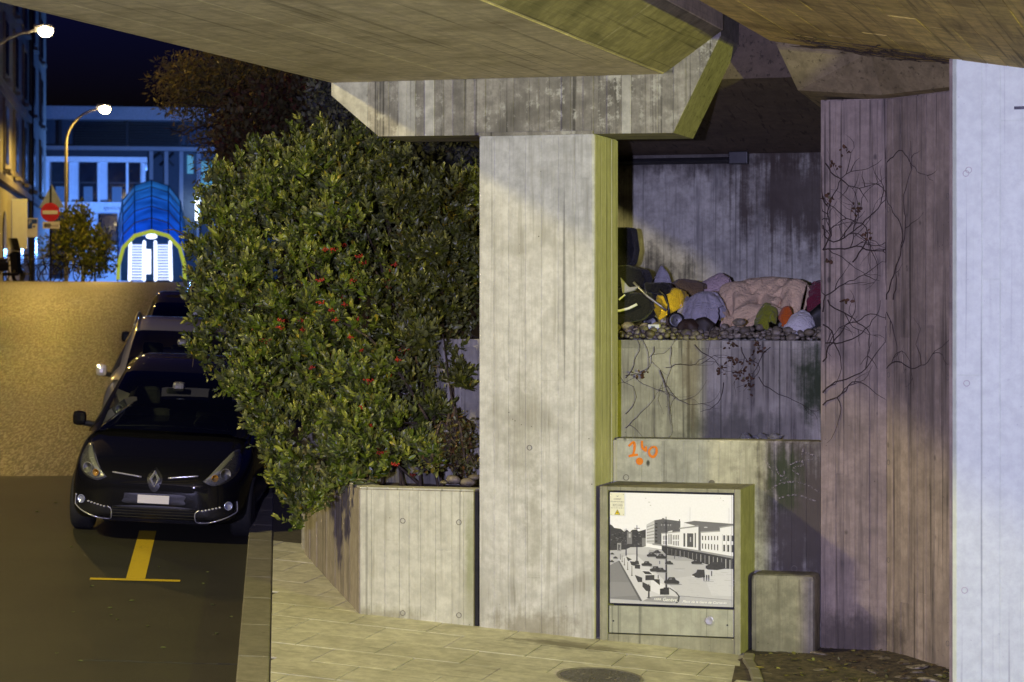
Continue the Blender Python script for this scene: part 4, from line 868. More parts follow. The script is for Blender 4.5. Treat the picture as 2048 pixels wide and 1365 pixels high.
    for f in F:
        i, j = f[0]//n, f[0] % n; jj = min(j, n-2-j); s = st2_[i]
        if s < 1.93 and jj >= 6: ws.append(f)
        elif jj in (0, 1, 2) and 1.25 < s < 3.85 and not (2.35 < s < 2.5): sd.append(f)
        else: rf.append(f)
    def sub(name, fs, m):
        used = sorted({i for f in fs for i in f}); mp_ = {a: b for b, a in enumerate(used)}
        return fixn(mk(name, [V[i] for i in used], [tuple(mp_[i] for i in f) for f in fs], m, root, True, True))
    sub('roof', rf, mat); sub('windscreen', ws, M_WIND); sub('side_windows', sd, M_SIDEG)
    # interior
    MB().box(-.72, .72, 1.02, 1.42, .80*zs, 1.0*zs, .05).build('dashboard', M_DASH, root, True)
    MB().box(-.78, .78, 1.2, 4.0, .3, .55, 0).build('cabin_floor', M_BLACK, root, True)
    for sx_ in (-1, 1):
        st_ = MB().box(sx_*.38-.25, sx_*.38+.25, 2.15, 2.32, .5, 1.12*zs, .06).build('seat', M_SEAT, root, True)
        MB().box(sx_*.38-.13, sx_*.38+.13, 2.2, 2.3, 1.16*zs, 1.36*zs, .045).build('headrest', M_SEAT, st_, True)
        mi = MB().box(sx_*.985-.07, sx_*.985+.07, 1.38, 1.5, .98*zs, 1.13*zs, .05).build('mirror', mat, root, True)
        MB().tube([(sx_*.80, 1.47, .99*zs), (sx_*.95, 1.45, 1.01*zs)], .032, 8).build('stalk', M_BLACK, mi, True)
        for sy in (.86, 3.56):
            T = Matrix.Translation((sx_*.80*wid/.91, sy, .315)) @ Matrix.Rotation(math.pi/2, 4, 'Y')
            wl_ = MB().lathe([(.2, -.1), (.29, -.105), (.315, -.08), (.315, .08), (.29, .105), (.2, .1)], T, 24).build('wheel', M_TYRE, root, True, True)
            MB().lathe([(0, -.06), (.2, -.08), (.2, .08), (.06, .095), (0, .095)], T, 16).build('rim', M_RIM, wl_, True)
    MB().tube([(.36+.18*math.cos(a), 1.55+.06*math.sin(a), .98*zs+.17*math.sin(a)) for a in np.linspace(0, 2*math.pi, 25)], .014, 6).build('steering_wheel', M_BLACK, root, True)
    b = MB(); b.box(-.13, .13, 1.66, 1.70, 1.33*zs, 1.39*zs, .02); b.box(-.06, .06, 1.60, 1.75, 1.37*zs, 1.46*zs, .03); b.build('rear_view_mirror', flat('mirror_shell', (.14, .14, .15), .3), root, True)
    for k, (xa, xb, l) in enumerate(((-.55, .12, .0), (.62, -.02, .03))):
        MB().tube([(xa, .98+l, 1.045*zs), ((xa+xb)/2, .95+l, 1.065*zs), (xb, .955+l, 1.07*zs)], .008, 5).build('wiper', M_BLACK, root, True)
    if roofrail:
        for sx_ in (-1, 1): MB().tube([(sx_*.62, s, spl(s, gs, gr)*zs+.02+.02*math.sin(math.pi*(s-2.1)/1.8)) for s in np.linspace(2.1, 3.9, 10)], .02, 8).build('roof_rail', M_STEEL, root, True, True)
    def on(pts, off=.006): return [hit(x, z*zs, off) for x, z in pts]
    def patch(name, outline, m, off, rings=5, parent=root):
        O = np.array(smooth(outline+[outline[0]], 5)[:-1]); c0 = O.mean(0); V_ = [hit(c0[0], c0[1]*zs, off)]; k = len(O); F_ = []
        for r in range(1, rings+1):
            for p in O: qq = c0+(p-c0)*r/rings; V_.append(hit(qq[0], qq[1]*zs, off*(1 if r < rings else .2)))
        F_ += [(0, 1+i, 1+(i+1) % k) for i in range(k)]
        for r in range(rings-1): F_ += [(1+r*k+i, 1+(r+1)*k+i, 1+(r+1)*k+(i+1) % k, 1+r*k+(i+1) % k) for i in range(k)]
        return fixn(mk(name, V_, F_, m, parent, True, True))
    for s_ in (-1, 1):
        hl = [(s_*.47, .645), (s_*.53, .70), (s_*.60, .775), (s_*.66, .845), (s_*.715, .895), (s_*.765, .885), (s_*.79, .80), (s_*.785, .725), (s_*.74, .665), (s_*.66, .62), (s_*.56, .605)]
        hd = patch('headlight', hl, M_HOUS, .004); patch('lens', hl, M_LENS, .03, parent=hd)
        if detail:
            brow = [(s_*.49, .655), (s_*.56, .735), (s_*.63, .815), (s_*.70, .885), (s_*.745, .885), (s_*.72, .82), (s_*.66, .755), (s_*.58, .69)]
            patch('brow', brow, M_BADGE, .012, parent=hd)
        for (cx, cz, rr, mm) in ((.665, .705, .058, M_REFL), (.575, .672, .036, M_AMB)):
            p = hit(s_*cx, cz*zs, .016); T = Matrix.Translation(p.tolist()) @ Matrix.Rotation(math.pi/2, 4, 'X') @ Matrix.Rotation(s_*.5, 4, 'Y')
            MB().lathe([(rr, .012), (rr*.92, .014), (rr*.85, .0), (rr*.55, -.01), (rr*.5, .006), (rr*.3, .010), (0, .012)], T, 18).build('lamp_unit', mm, hd, True, True)
        if detail:
            b = MB(); b.tube(on([(s_*(.42-.29*t), .69-.03*t) for t in np.linspace(0, 1, 8)], .007), .009, 6); b.build('chrome_strip', M_BADGE, root, True, True)
            loop = [(s_*.79, .44), (s_*.795, .36), (s_*.78, .325), (s_*.66, .27), (s_*.50, .232), (s_*.425, .235), (s_*.41, .28), (s_*.415, .335), (s_*.45, .362)]
            fs_ = MB().tube(on(smooth(loop, 4), .006), .0062, 6).build('fog_lamp_surround', M_BADGE, root, True, True)
            patch('fog_lamp_pocket', [(s_*.78, .44), (s_*.78, .34), (s_*.66, .285), (s_*.5, .25), (s_*.43, .255), (s_*.43, .33), (s_*.47, .36), (s_*.68, .40)], M_BLACK, .003, 4)
            p = hit(s_*.715, .405*zs, .01); T = Matrix.Translation(p.tolist()) @ Matrix.Rotation(math.pi/2, 4, 'X') @ Matrix.Rotation(s_*.45, 4, 'Y')
            MB().lathe([(.043, 0), (.043, .012), (.036, .014), (.034, .004), (.0, .010)], T, 18).build('fog_lamp', M_LENSB, root, True, True)
            b = MB()
            for k in range(6):
                p = hit(s_*(.64-.032*k), (.392-.007*k)*zs, .010); b.sphere(p, (.013, .01, .009), 8, 5)
            tag(b.build('running_light', flat('running_light_lens', (.7, .7, .72), .15, .3), root, True, True), kind='stuff')
    if detail:
        p = hit(0, .645*zs, .0); Td = Matrix.Translation((p+np.array([0, -.012, 0])).tolist()) @ Matrix.Rotation(math.pi/2, 4, 'X') @ Matrix.Rotation(0, 4, 'X')
        outl = [(0, .092), (.052, .0), (0, -.092), (-.052, 0)]; inn = [(0, .050), (.024, 0), (0, -.050), (-.024, 0)]; mdl = [(0, .072), (.039, 0), (0, -.072), (-.039, 0)]
        v = [(x, z, -.005) for x, z in outl]+[(x, z, .014) for x, z in mdl]+[(x, z, -.004) for x, z in inn]; v = [(Td @ Vector((x*1.05, z*1.02, y)))[:] for x, z, y in v]
        fixn(mk('diamond_badge', v, [(i, (i+1) % 4, 4+(i+1) % 4, 4+i) for i in range(4)]+[(4+i, 4+(i+1) % 4, 8+(i+1) % 4, 8+i) for i in range(4)], M_BADGE, root, True))
        patch('badge_recess', [(0, .755), (.075, .66), (.03, .535), (-.03, .535), (-.075, .66)], M_BLACK, .003, 3)
        patch('grille_opening', [(-.40, .37), (0, .385), (.40, .37), (.42, .30), (.40, .225), (0, .215), (-.40, .225), (-.42, .30)], M_BLACK, .002, 5)
        for z in (.352, .325, .297, .268, .240): MB().tube(on([(x, z) for x in np.linspace(-.40, .40, 14)], .007), .006, 5).build('grille_slat', M_DARKM, root, True)
        patch('plate_recess', [(-.29, .50), (0, .505), (.29, .50), (.295, .45), (.29, .405), (0, .40), (-.29, .405), (-.295, .45)], M_BLACK, .003, 4)
        p = hit(0, .452*zs, .0); MB().box(-.155, .155, p[1]-.03, p[1]-.02, .41*zs, .492*zs, .004).build('number_plate', M_PLATE, root, True)
        pt = on([(.62*math.sin(a), .205-.0*a) for a in np.linspace(-1, 1, 10)], .01); MB().tube(pt, .012, 6).build('bumper_lip', M_BLACK, root, True)
    return root
NO = on_pav(303, 1090, -.12); kdn = KD/np.linalg.norm(KD)
cd = np.array([-.385, .923])
make_car(NO, np.array([-.296, .955]), 'black people carrier parked nearest, chrome trimmed fog lamps', M_CARBLK, wid=.915)
def road_pt(base, s, q=0.): p = np.array(base[:2])+cd*s+np.array([cd[1], -cd[0]])*q; return np.array([p[0], p[1], zroad(p[0], p[1])])
make_car(road_pt(NO, 5.5, .05), cd, 'silver people carrier parked directly behind the black one', M_CARSIL, hgt=1.03, detail=False, roofrail=True, wid=.95)
make_car(road_pt(NO, 10.9, .1), cd, 'dark car with only its roof showing above the silver one', M_CARDK, hgt=1.06, detail=False)
make_car(road_pt(NO, 23.5, .55), cd, 'dark blue car farthest up the hill, half behind the bush', M_CARBLU, hgt=.98, detail=False)
# ------------------------------------------------------------------ street lamps
M_BULB = glow('lamp_glass', (1, .78, .42), 90)
M_BULBB = glow('cool_lamp_glass', (.72, .7, 1), 30)
M_MAST = flat('mast_steel', (.33, .32, .29), .5, .5)
def light(parent, name, p, power, c, radius=.12, spot=None, aim=None, blend=.25):
    L = bpy.data.lights.new(name, 'SPOT' if spot else 'POINT'); L.energy = power; L.color = c; L.shadow_soft_size = radius
    if spot: L.spot_size = math.radians(spot); L.spot_blend = blend
    o = bpy.data.objects.new(name, L); col.objects.link(o); o.parent = parent
    o.location = [float(v) for v in np.asarray(p)-wloc(parent)]
    if spot: o.rotation_euler = Vector(aim or (0, 0, -1)).to_track_quat('-Z', 'Y').to_euler()
    return o
def mast_lamp(base, head, label, power, bulb=M_BULB, c=COL_MAST, r=.23, group=None, soft=.14):
    base = np.asarray(base, float); head = np.asarray(head, float)
    t = thing('street_lamp', base, label, 'street lamp', group)
    d = head-base; h = d[2]; out = np.array([d[0], d[1], 0]); pts = [base, base+[0, 0, h*.5], base+[0, 0, h*.8]]
    for k in np.linspace(0, 1, 9)[1:]:
        a = k*math.pi/2; pts.append(base+[0, 0, h*.8]+out*(1-math.cos(a))+np.array([0, 0, h*.2*math.sin(a)]))
    MB().tube(pts, [.085, .075, .065]+[.05]*8, 8).build('mast', M_MAST, t)
    MB().lathe([(.0, 0), (.16, 0), (.16, .04), (.09, .06), (.09, .5), (.0, .5)], Matrix.Translation(base.tolist()), 12).build('base', M_MAST, t)
    o = out/(np.linalg.norm(out)+1e-9); rz = math.atan2(o[1], o[0]); T = Matrix.Translation((head+[0, 0, .06]).tolist()) @ Matrix.Rotation(rz, 4, 'Z')
    b = MB(); b.box(-.35, .3, -.14, .14, -.02, .11, .04); b.v = [(T @ Vector(v))[:] for v in b.v]; b.build('lamp_head', M_MAST, t)
    MB().sphere(head+o*.02+np.array([0, 0, -.05]), (r, r, r*.8), 14, 9).build('lamp_bowl', bulb, t, smooth=True)
    light(t, 'lamp_light', head+np.array([0, 0, -.05-r*.6-.1]), power, c, soft, 172, (0, 0, -1), .3)
    return t
def street_base(X, Y): p = cw(X, Y, 0); p[2] = zroad(p[0], p[1]); return p
hA = atY(90, 60, 78); bA = street_base((90-1024)/FPX*78-2.1, 78)
mast_lamp(bA, hA, 'nearer lit street lamp, arm cut by the left photo edge', LAMP_MAST*1.2, group='street lamps along the hill road')
hB = atY(209, 217, 105); bB = street_base((132-1024)/FPX*105, 105)
mast_lamp(bB, hB, 'curved lit street lamp standing before the blue building', LAMP_MAST*2, group='street lamps along the hill road')
bC = street_base(-12.6, 47); mast_lamp(bC, cw(-10.9, 47, bC[2]+8.6), 'street lamp on the left kerb midway up the hill, out of frame', LAMP_MAST*.75, group='street lamps along the hill road')
bD = np.array([-9.0, -7.6, 0]); bD[2] = zroad(bD[0], bD[1])
mast_lamp(bD, (-7.8, -7.1, 9.3), 'street lamp on the left kerb beside the bridge, out of frame', LAMP_NEAR, c=COL_NEAR, soft=.42, group='street lamps along the hill road')
def post_lamp(base, h, label, power, c, bulb, aim, spot=150):
    base = np.asarray(base, float); t = thing('post_lamp', base, label, 'post lamp')
    MB().tube([base, base+[0, 0, h*.5], base+[0, 0, h-.2]], [.06, .05, .045], 8).build('post', M_MAST, t)
    MB().lathe([(0, 0), (.13, 0), (.13, .05), (0, .05)], Matrix.Translation(base.tolist()), 12).build('base', M_MAST, t)
    MB().sphere(base+[0, 0, h], (.16, .16, .2), 12, 8).build('globe', bulb, t, smooth=True)
    a = Vector(aim).normalized(); light(t, 'lamp_light', base+np.array([0, 0, h])+np.array(a[:])*.3, power, c, .1, spot, aim, .4)
gb = np.array([17.2, -13.6, 0]); gb[2] = zroad(gb[0], gb[1])
post_lamp(gb, 2.3-gb[2], 'yellow lamp post under the bridge to the right, out of frame', LAMP_GREEN, COL_GREEN, glow('yellow_lamp_glass', (1, .9, .2), 20), (-.7, .7, .05))
bb = np.array([6.0, -20.5, 0]); bb[2] = zroad(bb[0], bb[1])
post_lamp(bb, 2.7-bb[2], 'cool white lamp post behind the viewer, out of frame', LAMP_BLUE, COL_BLUE, M_BULBB, (-.12, 1, .03))
# ------------------------------------------------------------------ foliage
M_LEAF = leafmat('leaf_green', .38, .10); M_LEAFD = leafmat('leaf_far', .6, .2)
M_BARK = flat('bark', (.07, .05, .032), .9, var=.4, scale=20, bump=.6)
def unit(a): return a/(np.linalg.norm(a, axis=-1, keepdims=True)+1e-9)
LV = np.array([(0, 0, 0), (.40, .25, .03), (.5, .55, .05), (.28, .84, .03), (0, 1, 0), (-.28, .84, .03), (-.5, .55, .05), (-.40, .25, .03), (0, .25, -.05), (0, .55, -.07), (0, .84, -.03)])
LF = [(0, 1, 8), (8, 1, 2, 9), (9, 2, 3, 10), (10, 3, 4), (0, 8, 7), (8, 9, 6, 7), (9, 10, 5, 6), (10, 4, 5)]
DV = np.array([(0, 0, 0), (.5, .5, .06), (0, 1, 0), (-.5, .5, .06)]); DF = [(0, 1, 2), (0, 2, 3)]
def leaves(P, D, N, L, W, C, tv=LV, tf=LF):
    D = unit(D); S = unit(np.cross(D, N)); N = np.cross(S, D); k = len(tv)
    V = P[:, None]+S[:, None]*(tv[None, :, 0:1]*W[:, None, None])+D[:, None]*(tv[None, :, 1:2]*L[:, None, None])+N[:, None]*(tv[None, :, 2:3]*L[:, None, None])
    return V.reshape(-1, 3), k, tf, np.repeat(C, k, axis=0)
def fastmesh(name, V, k, tf, C, mat, parent, kind=None):
    n = len(V)//k; me = bpy.data.meshes.new(name); V = V-wloc(parent)
    ls = np.array([len(f) for f in tf]); idx = np.concatenate([np.array(f) for f in tf]); loops = (idx[None]+np.arange(n)[:, None]*k).ravel()
    tot = np.tile(ls, n); start = np.concatenate([[0], np.cumsum(tot)[:-1]])
    me.vertices.add(len(V)); me.vertices.foreach_set('co', V.ravel().astype(np.float32)); me.loops.add(len(loops)); me.loops.foreach_set('vertex_index', loops.astype(np.int32))
    me.polygons.add(len(tot)); me.polygons.foreach_set('loop_start', start.astype(np.int32)); me.polygons.foreach_set('loop_total', tot.astype(np.int32)); me.update(calc_edges=True)
    a = me.color_attributes.new('tone', 'FLOAT_COLOR', 'POINT'); c = np.ones((len(V), 4), np.float32); c[:, :3] = C; a.data.foreach_set('color', c.ravel())
    me.materials.append(mat); o = bpy.data.objects.new(name, me); col.objects.link(o); o.parent = parent
    if kind: o['kind'] = kind
    return o
def blob_points(blobs, n, shell=.6, rg=nrg):
    vol = np.array([b[3]*b[3]*b[4] for b in blobs]); pick = rg.choice(len(blobs), n, p=vol**.75/np.sum(vol**.75)); P = np.zeros((n, 3)); O = np.zeros((n, 3))
    d = unit(rg.normal(size=(n, 3))); r = rg.uniform(shell, 1.06, n)
    for i, b in enumerate(blobs):
        m = pick == i; c = atY(b[0], b[1], b[2]); ax = np.array([b[3], b[3], b[4]]); P[m] = c+d[m]*ax*r[m][:, None]; O[m] = unit(d[m]/ax)
    return P, O
BL = [(560, 520, 22.6, .80, .95), (480, 640, 22.8, .52, .85), (640, 430, 22.4, .70, .70), (760, 480, 22.0, .68, .62), (640, 620, 21.8, .75, .7), (452, 480, 23.2, .36, .42), (885, 480, 22.0, .40, .60), (560, 760, 21.6, .48, .5), (680, 760, 21.3, .5, .45),
      (780, 640, 21.5, .5, .5), (890, 630, 21.9, .36, .5), (590, 870, 21.2, .30, .42), (650, 880, 20.8, .36, .32), (740, 880, 20.55, .34, .28), (815, 915, 20.4, .22, .16), (610, 975, 20.9, .20, .2), (690, 930, 20.45, .26, .18), (440, 700, 23.0, .26, .42),
      (840, 610, 21.4, .42, .42), (800, 865, 20.65, .24, .2), (860, 850, 20.55, .16, .18), (760, 800, 20.9, .3, .28), (830, 700, 21.1, .3, .3), (870, 740, 21.2, .28, .25), (820, 790, 21.0, .28, .26), (905, 560, 21.6, .34, .4), (520, 390, 23.0, .45, .38), (700, 335, 22.8, .40, .28), (600, 345, 23.0, .36, .30), (905, 400, 22.7, .33, .22), (520, 790, 21.9, .26, .26), (420, 590, 23.2, .22, .35), (800, 380, 22.6, .38, .25)]
bush = thing('berry_bush', (-.6, 1.9, .95), 'big evergreen bush with red berries spilling over the planter wall', 'bush')
rg = np.random.default_rng(5)
nS = 8200; SP, SO = blob_points(BL, nS, .60, rg)
kw = unit(rg.normal(size=(10, 3)))*rg.uniform(7, 22, (10, 1)); clump = np.sin(SP@kw.T+rg.uniform(0, 6.3, 10)).sum(1)/10**.5
keep = clump+rg.normal(size=nS)*.25 > -.05; SP = SP[keep]; SO = SO[keep]; nS = len(SP)
# hanging branches with sprigs
HB = [[(560, 800, 21.4), (530, 850, 21.2), (520, 880, 21.1)], [(600, 900, 21), (560, 950, 20.9), (545, 965, 20.9)], [(620, 960, 20.85), (600, 1010, 20.8), (592, 1055, 20.8)], [(650, 960, 20.6), (635, 1000, 20.5), (625, 1025, 20.5)], [(700, 940, 20.4), (690, 970, 20.3)], [(530, 760, 21.9), (490, 775, 21.8), (462, 790, 21.8)], [(560, 820, 21.5), (520, 832, 21.4)], [(780, 900, 20.5), (850, 905, 20.35), (880, 920, 20.3)], [(580, 880, 21.2), (540, 905, 21.1), (525, 925, 21.1)], [(440, 660, 23), (395, 690, 23), (385, 735, 23)], [(430, 560, 23.1), (390, 560, 23.1)], [(500, 380, 23), (440, 390, 23.1), (400, 400, 23.1)], [(700, 310, 22.8), (720, 270, 22.7)], [(610, 300, 23), (600, 270, 23)], [(640, 290, 23), (650, 262, 23)], [(560, 330, 23), (545, 300, 23)], [(590, 960, 21), (570, 1000, 20.9)]]
hp = []; ho = []
for _ in range(110):      # shoots that stick out of the mass
    i = int(rg.integers(0, nS)); a = atY(620, 620, 22.2); o_ = SO[i]; q = CAM+(SP[i]-CAM); L = rg.uniform(.12, .38); d_ = unit(o_*.8+np.array([0, 0, rg.uniform(-.3, .6)])+rg.normal(size=3)*.3)
    HB.append([tuple(SP[i]), tuple(SP[i]+d_*L*.5), tuple(SP[i]+d_*L+np.array([0, 0, -.25*L]))])
bm_ = MB()
for h in HB:
    pts = np.array([atY(*p) if p[0] > 100 else p for p in h]); pts = np.array(smooth(pts, 6)); bm_.tube(pts, np.linspace(.009, .003, len(pts)), 4)
    for p in pts[2:]:
        for _ in range(4): hp.append(p+rg.normal(size=3)*.035); ho.append(unit(rg.normal(size=3)*.7+np.array([0, -.3, .3])))
SP = np.vstack([SP, hp]); SO = np.vstack([SO, ho])
q_ = SP-CAM; px_ = 1024+FPX*(q_@RT)/(q_@FW); py_ = HOR-FPX*q_[:, 2]/(q_@FW)     # trimmed back over the street
keep = px_ > np.interp(py_, [250, 380, 560, 700, 745, 795, 830, 900, 960, 1060], [430, 395, 380, 375, 410, 462, 492, 522, 536, 582]); SP = SP[keep]; SO = SO[keep]; nS = min(nS, int(keep[:nS].sum()))
# main limbs from the soil
for i in range(26):
    b0 = np.array([rg.uniform(-.7, .8), rg.uniform(.7, 1.9), .95]); e = SP[rg.integers(0, nS)]; m = (b0+e)/2+np.array([0, 0, .25])+rg.normal(size=3)*.12
    pts = np.array(smooth([b0, m, e], 6)); bm_.tube(pts, np.linspace(.014, .004, len(pts)), 5)
tag(bm_.build('branches', M_BARK, bush), kind='stuff')
up = np.array([0, 0, 1.]); SD_ = unit(SO*.55+up*.75+rg.normal(size=SO.shape)*.45); SL = rg.uniform(.06, .15, len(SP)); tone = rg.uniform(0, 1, len(SP))
LP = []; LD = []; LN = []; LL = []; LW = []; LC = []
szs = rg.uniform(.65, 1.3, len(SP)); young = (rg.random(len(SP)) < .42); q_ = SP-CAM; right_shade = np.clip(((1024+FPX*(q_@RT)/(q_@FW))-700)/110, 0, 1)*np.clip((860-(HOR-FPX*q_[:, 2]/(q_@FW)))/90, 0, 1)   # shade on the bush's right side painted into the leaf colour
for k in range(9):
    f = (k+1)/9; a = k*2.4+rg.uniform(0, 6.3, len(SP)); t1 = unit(np.cross(SD_, np.array([.3, .2, 1])+rg.normal(size=SD_.shape)*.1)); t2 = np.cross(SD_, t1)
    side = t1*np.cos(a)[:, None]+t2*np.sin(a)[:, None]; sp = (1.15-.75*f)
    D = unit(SD_*(.35+.7*f)+side*sp+up*.12); LP.append(SP+SD_*(SL*f)[:, None]); LD.append(D); LN.append(unit(SD_-side*.2+rg.normal(size=D.shape)*.25))
    ln_ = rg.uniform(.050, .082, len(SP))*(1.05-.3*f)*szs; LL.append(ln_); LW.append(ln_*rg.uniform(.40, .52, len(SP)))
    base = np.array([.060, .086, .009])[None]*(.65+.8*tone[:, None])*(.8+.4*rg.random((len(SP), 1)))
    yl = np.array([.30, .30, .055])[None]*(.75+.5*rg.random((len(SP), 1))); w_ = np.clip((young*.75+.05)*(f**1.5)*1.15, 0, 1)[:, None]
    w_ = w_*(1-.6*right_shade[:, None]); base = base*(1-.2*right_shade[:, None])+np.array([.012, .0, .0])*right_shade[:, None]
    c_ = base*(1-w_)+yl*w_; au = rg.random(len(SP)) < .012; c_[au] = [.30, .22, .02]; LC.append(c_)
LP, LD, LN = map(np.vstack, (LP, LD, LN)); LL = np.concatenate(LL); LW = np.concatenate(LW); LC = np.vstack(LC)
# a few hundred of the nearest outer leaves are objects of their own
near = (LP-CAM)@FW; big = np.argsort(near-40*LL+rg.uniform(0, 1.6, len(LL)))[:300]; rest = np.setdiff1d(np.arange(len(LL)), big)
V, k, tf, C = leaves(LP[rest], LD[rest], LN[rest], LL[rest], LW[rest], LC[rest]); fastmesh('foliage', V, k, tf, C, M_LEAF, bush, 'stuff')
lmesh = []
for cc in ((.04, .07, .016), (.09, .115, .035), (.14, .16, .055)):
    me = bpy.data.meshes.new('leaf'); me.from_pydata(LV.tolist(), [], LF); a = me.color_attributes.new('tone', 'FLOAT_COLOR', 'POINT'); a.data.foreach_set('color', [*cc, 1]*len(LV)); me.materials.append(M_LEAF); lmesh.append(me)
wb_ = wloc(bush)
for i in big:
    d = unit(LD[i]); s_ = unit(np.cross(d, LN[i])); n_ = np.cross(s_, d); p = LP[i]-wb_
    M = Matrix([[s_[r]*LW[i], d[r]*LL[i], n_[r]*LL[i], p[r]] for r in range(3)]+[[0, 0, 0, 1]]); inst('leaf', lmesh[int(rg.integers(0, 3))], bush, M)
# berry clusters
M_BERRY = flat('red_berry', (.33, .016, .010), .35, var=.3, scale=60)
def berry_mesh(seed):
    g = random.Random(seed); b = MB()
    for i in range(16): b.sphere((g.gauss(0, .021), g.gauss(0, .015), g.gauss(0, .010)), .0075, 6, 4)
    me = bpy.data.meshes.new('berry_cluster'); me.from_pydata(b.v, [], b.f); me.polygons.foreach_set('use_smooth', [True]*len(me.polygons)); me.materials.append(M_BERRY); return me
BM = [berry_mesh(i) for i in range(4)]
BP = [(640, 605), (684, 593), (700, 590), (720, 600), (662, 620), (670, 641), (640, 665), (600, 640), (562, 640), (572, 644), (533, 680), (735, 632), (745, 690), (700, 675), (722, 700), (660, 710), (780, 540), (790, 548), (770, 560), (700, 520), (718, 512), (650, 500), (662, 498), (690, 490), (725, 525), (660, 815), (740, 850), (752, 858), (730, 840), (797, 885), (765, 905), (755, 900), (790, 928), (825, 950), (700, 885), (720, 815), (690, 840), (795, 720), (780, 750), (755, 610), (710, 555), (690, 610), (735, 760), (625, 735), (640, 560), (606, 660), (700, 560), (715, 545), (776, 575), (790, 530), (505, 660), (560, 655), (650, 690), (715, 640), (810, 700)]
tree = BVHTree.FromPolygons([Vector(v) for v in V[::1]], [tuple(np.array(f)+i*k) for i in range(0, len(V)//k, 1) for f in tf[1:3]])
for i, (px, py) in enumerate(BP):
    d = Vector(ray(px, py).tolist()); h = tree.ray_cast(Vector(CAM.tolist())+d*15, d.normalized()); p = np.array(h[0]) if h[0] is not None else atY(px, py, 21.3)
    p = p-np.array(d)*.05; M = Matrix.Translation((p-wb_).tolist()) @ Matrix.Rotation(i*1.3, 4, 'Z') @ Matrix.Diagonal((.85, .8, .9, 1)); inst('berry_cluster', BM[i % 4], bush, M)
# ------------------------------------------------------------------ background trees and creeper-covered slope
def crown_tree(name, blobs, n, size, pal, label, trunk, shell=.35, wdt=.5, tv=DV, tf_=DF, mat=M_LEAFD, seed=1, droop=.0):
    g = np.random.default_rng(seed); base = np.array(trunk[0]); t = thing(name, base, label, 'tree'); P, O = blob_points(blobs, n, shell, g)
    D = unit(O*.5+g.normal(size=P.shape)+np.array([0, 0, .25-droop])); N = unit(g.normal(size=P.shape)+up); L = g.uniform(.7, 1.35, n)*size; pal = np.array(pal); C = pal[g.integers(0, len(pal), n)]*g.uniform(.6, 1.3, (n, 1))
    V, k, f, c = leaves(P, D, N, L, L*wdt, C, tv, tf_); fastmesh('crown', V, k, f, c, mat, t, 'stuff')
    b = MB(); b.tube([base, base+(np.array(trunk[1])-base)*.5+[.05, 0, 0], trunk[1]], [trunk[2], trunk[2]*.8, trunk[2]*.5], 8)
    for bl in blobs:
        c_ = atY(bl[0], bl[1], bl[2]); b.tube(smooth([np.array(trunk[1]), (np.array(trunk[1])+c_)/2+[0, 0, .3], c_], 4), np.linspace(trunk[2]*.5, .015, 9), 5)
        for q in range(3):
            e = c_+unit(g.normal(size=3))*np.array([bl[3], bl[3], bl[4]])*.95; b.tube([c_, (c_+e)/2+[0, 0, .08], e], [.02, .012, .005], 4)
    b.build('trunk', M_BARK, t); return t
def gp(px, Y): p = atY(px, 600, Y); return np.array([p[0], p[1], zroad(p[0], p[1])])
def gl(px, py, Y): return atY(px, py, Y)
crown_tree('conifer_tree', [(400, 170, 46, 1.0, .7), (480, 160, 46, 1.3, .8), (440, 240, 46, .9, .55), (370, 160, 46, .5, .4), (355, 200, 46, .35, .3), (440, 320, 46, .5, .7), (540, 180, 46, 1, .8), (470, 330, 46, .6, .5)], 9000, .12, [(.26, .21, .04), (.17, .15, .035), (.30, .22, .06)], 'feathery yellow-green tree behind the bush under the deck edge', (gp(520, 46), gl(510, 260, 46), .2), wdt=.28, seed=2, droop=.5)
crown_tree('copper_tree', [(520, 250, 42, .9, .8), (580, 300, 42, .8, .8), (470, 400, 42, .6, .6), (600, 210, 42, .8, .6), (540, 350, 42, .8, .7), (480, 300, 42, .5, .5)], 8000, .13, [(.16, .055, .025), (.10, .055, .025), (.14, .10, .03)], 'dark reddish-brown leafed tree between bush and bridge deck', (gp(570, 42), gl(560, 340, 42), .18), seed=3)
crown_tree('grey_shrub', [(680, 230, 30, .5, .5), (720, 290, 30, .45, .4), (660, 180, 30, .35, .3), (840, 330, 30, .8, .4), (920, 330, 30, .7, .4), (780, 320, 30, .5, .3), (930, 300, 30, .5, .3)], 7000, .085, [(.08, .085, .09), (.05, .055, .06), (.10, .105, .11)], 'dark blue-grey shrub behind the cap and the column', (gp(800, 30), gl(800, 420, 30), .1), seed=4)
crown_tree('yellow_shrub', [(900, 480, 25.5, .35, .45), (930, 420, 25.5, .3, .35), (860, 540, 25.5, .3, .4), (930, 560, 25.3, .25, .5)], 3000, .06, [(.17, .14, .02), (.10, .10, .02), (.2, .15, .03)], 'yellowish shrub between the berry bush and the column', (atY(900, 690, 25.5), atY(900, 560, 25.5), .03), seed=5)
rp = crown_tree('brown_plant', [(890, 900, 20.4, .22, .12), (915, 870, 20.5, .18, .18), (930, 930, 20.3, .12, .1), (860, 930, 20.3, .14, .08)], 900, .045, [(.10, .05, .02), (.06, .07, .02), (.13, .10, .02)], 'small brownish plant in the planter beside the column', (aty(905, 960, .6), aty(905, 900, .6), .01), seed=6, tv=LV, tf_=LF, mat=M_LEAF); rp['category'] = 'plant'
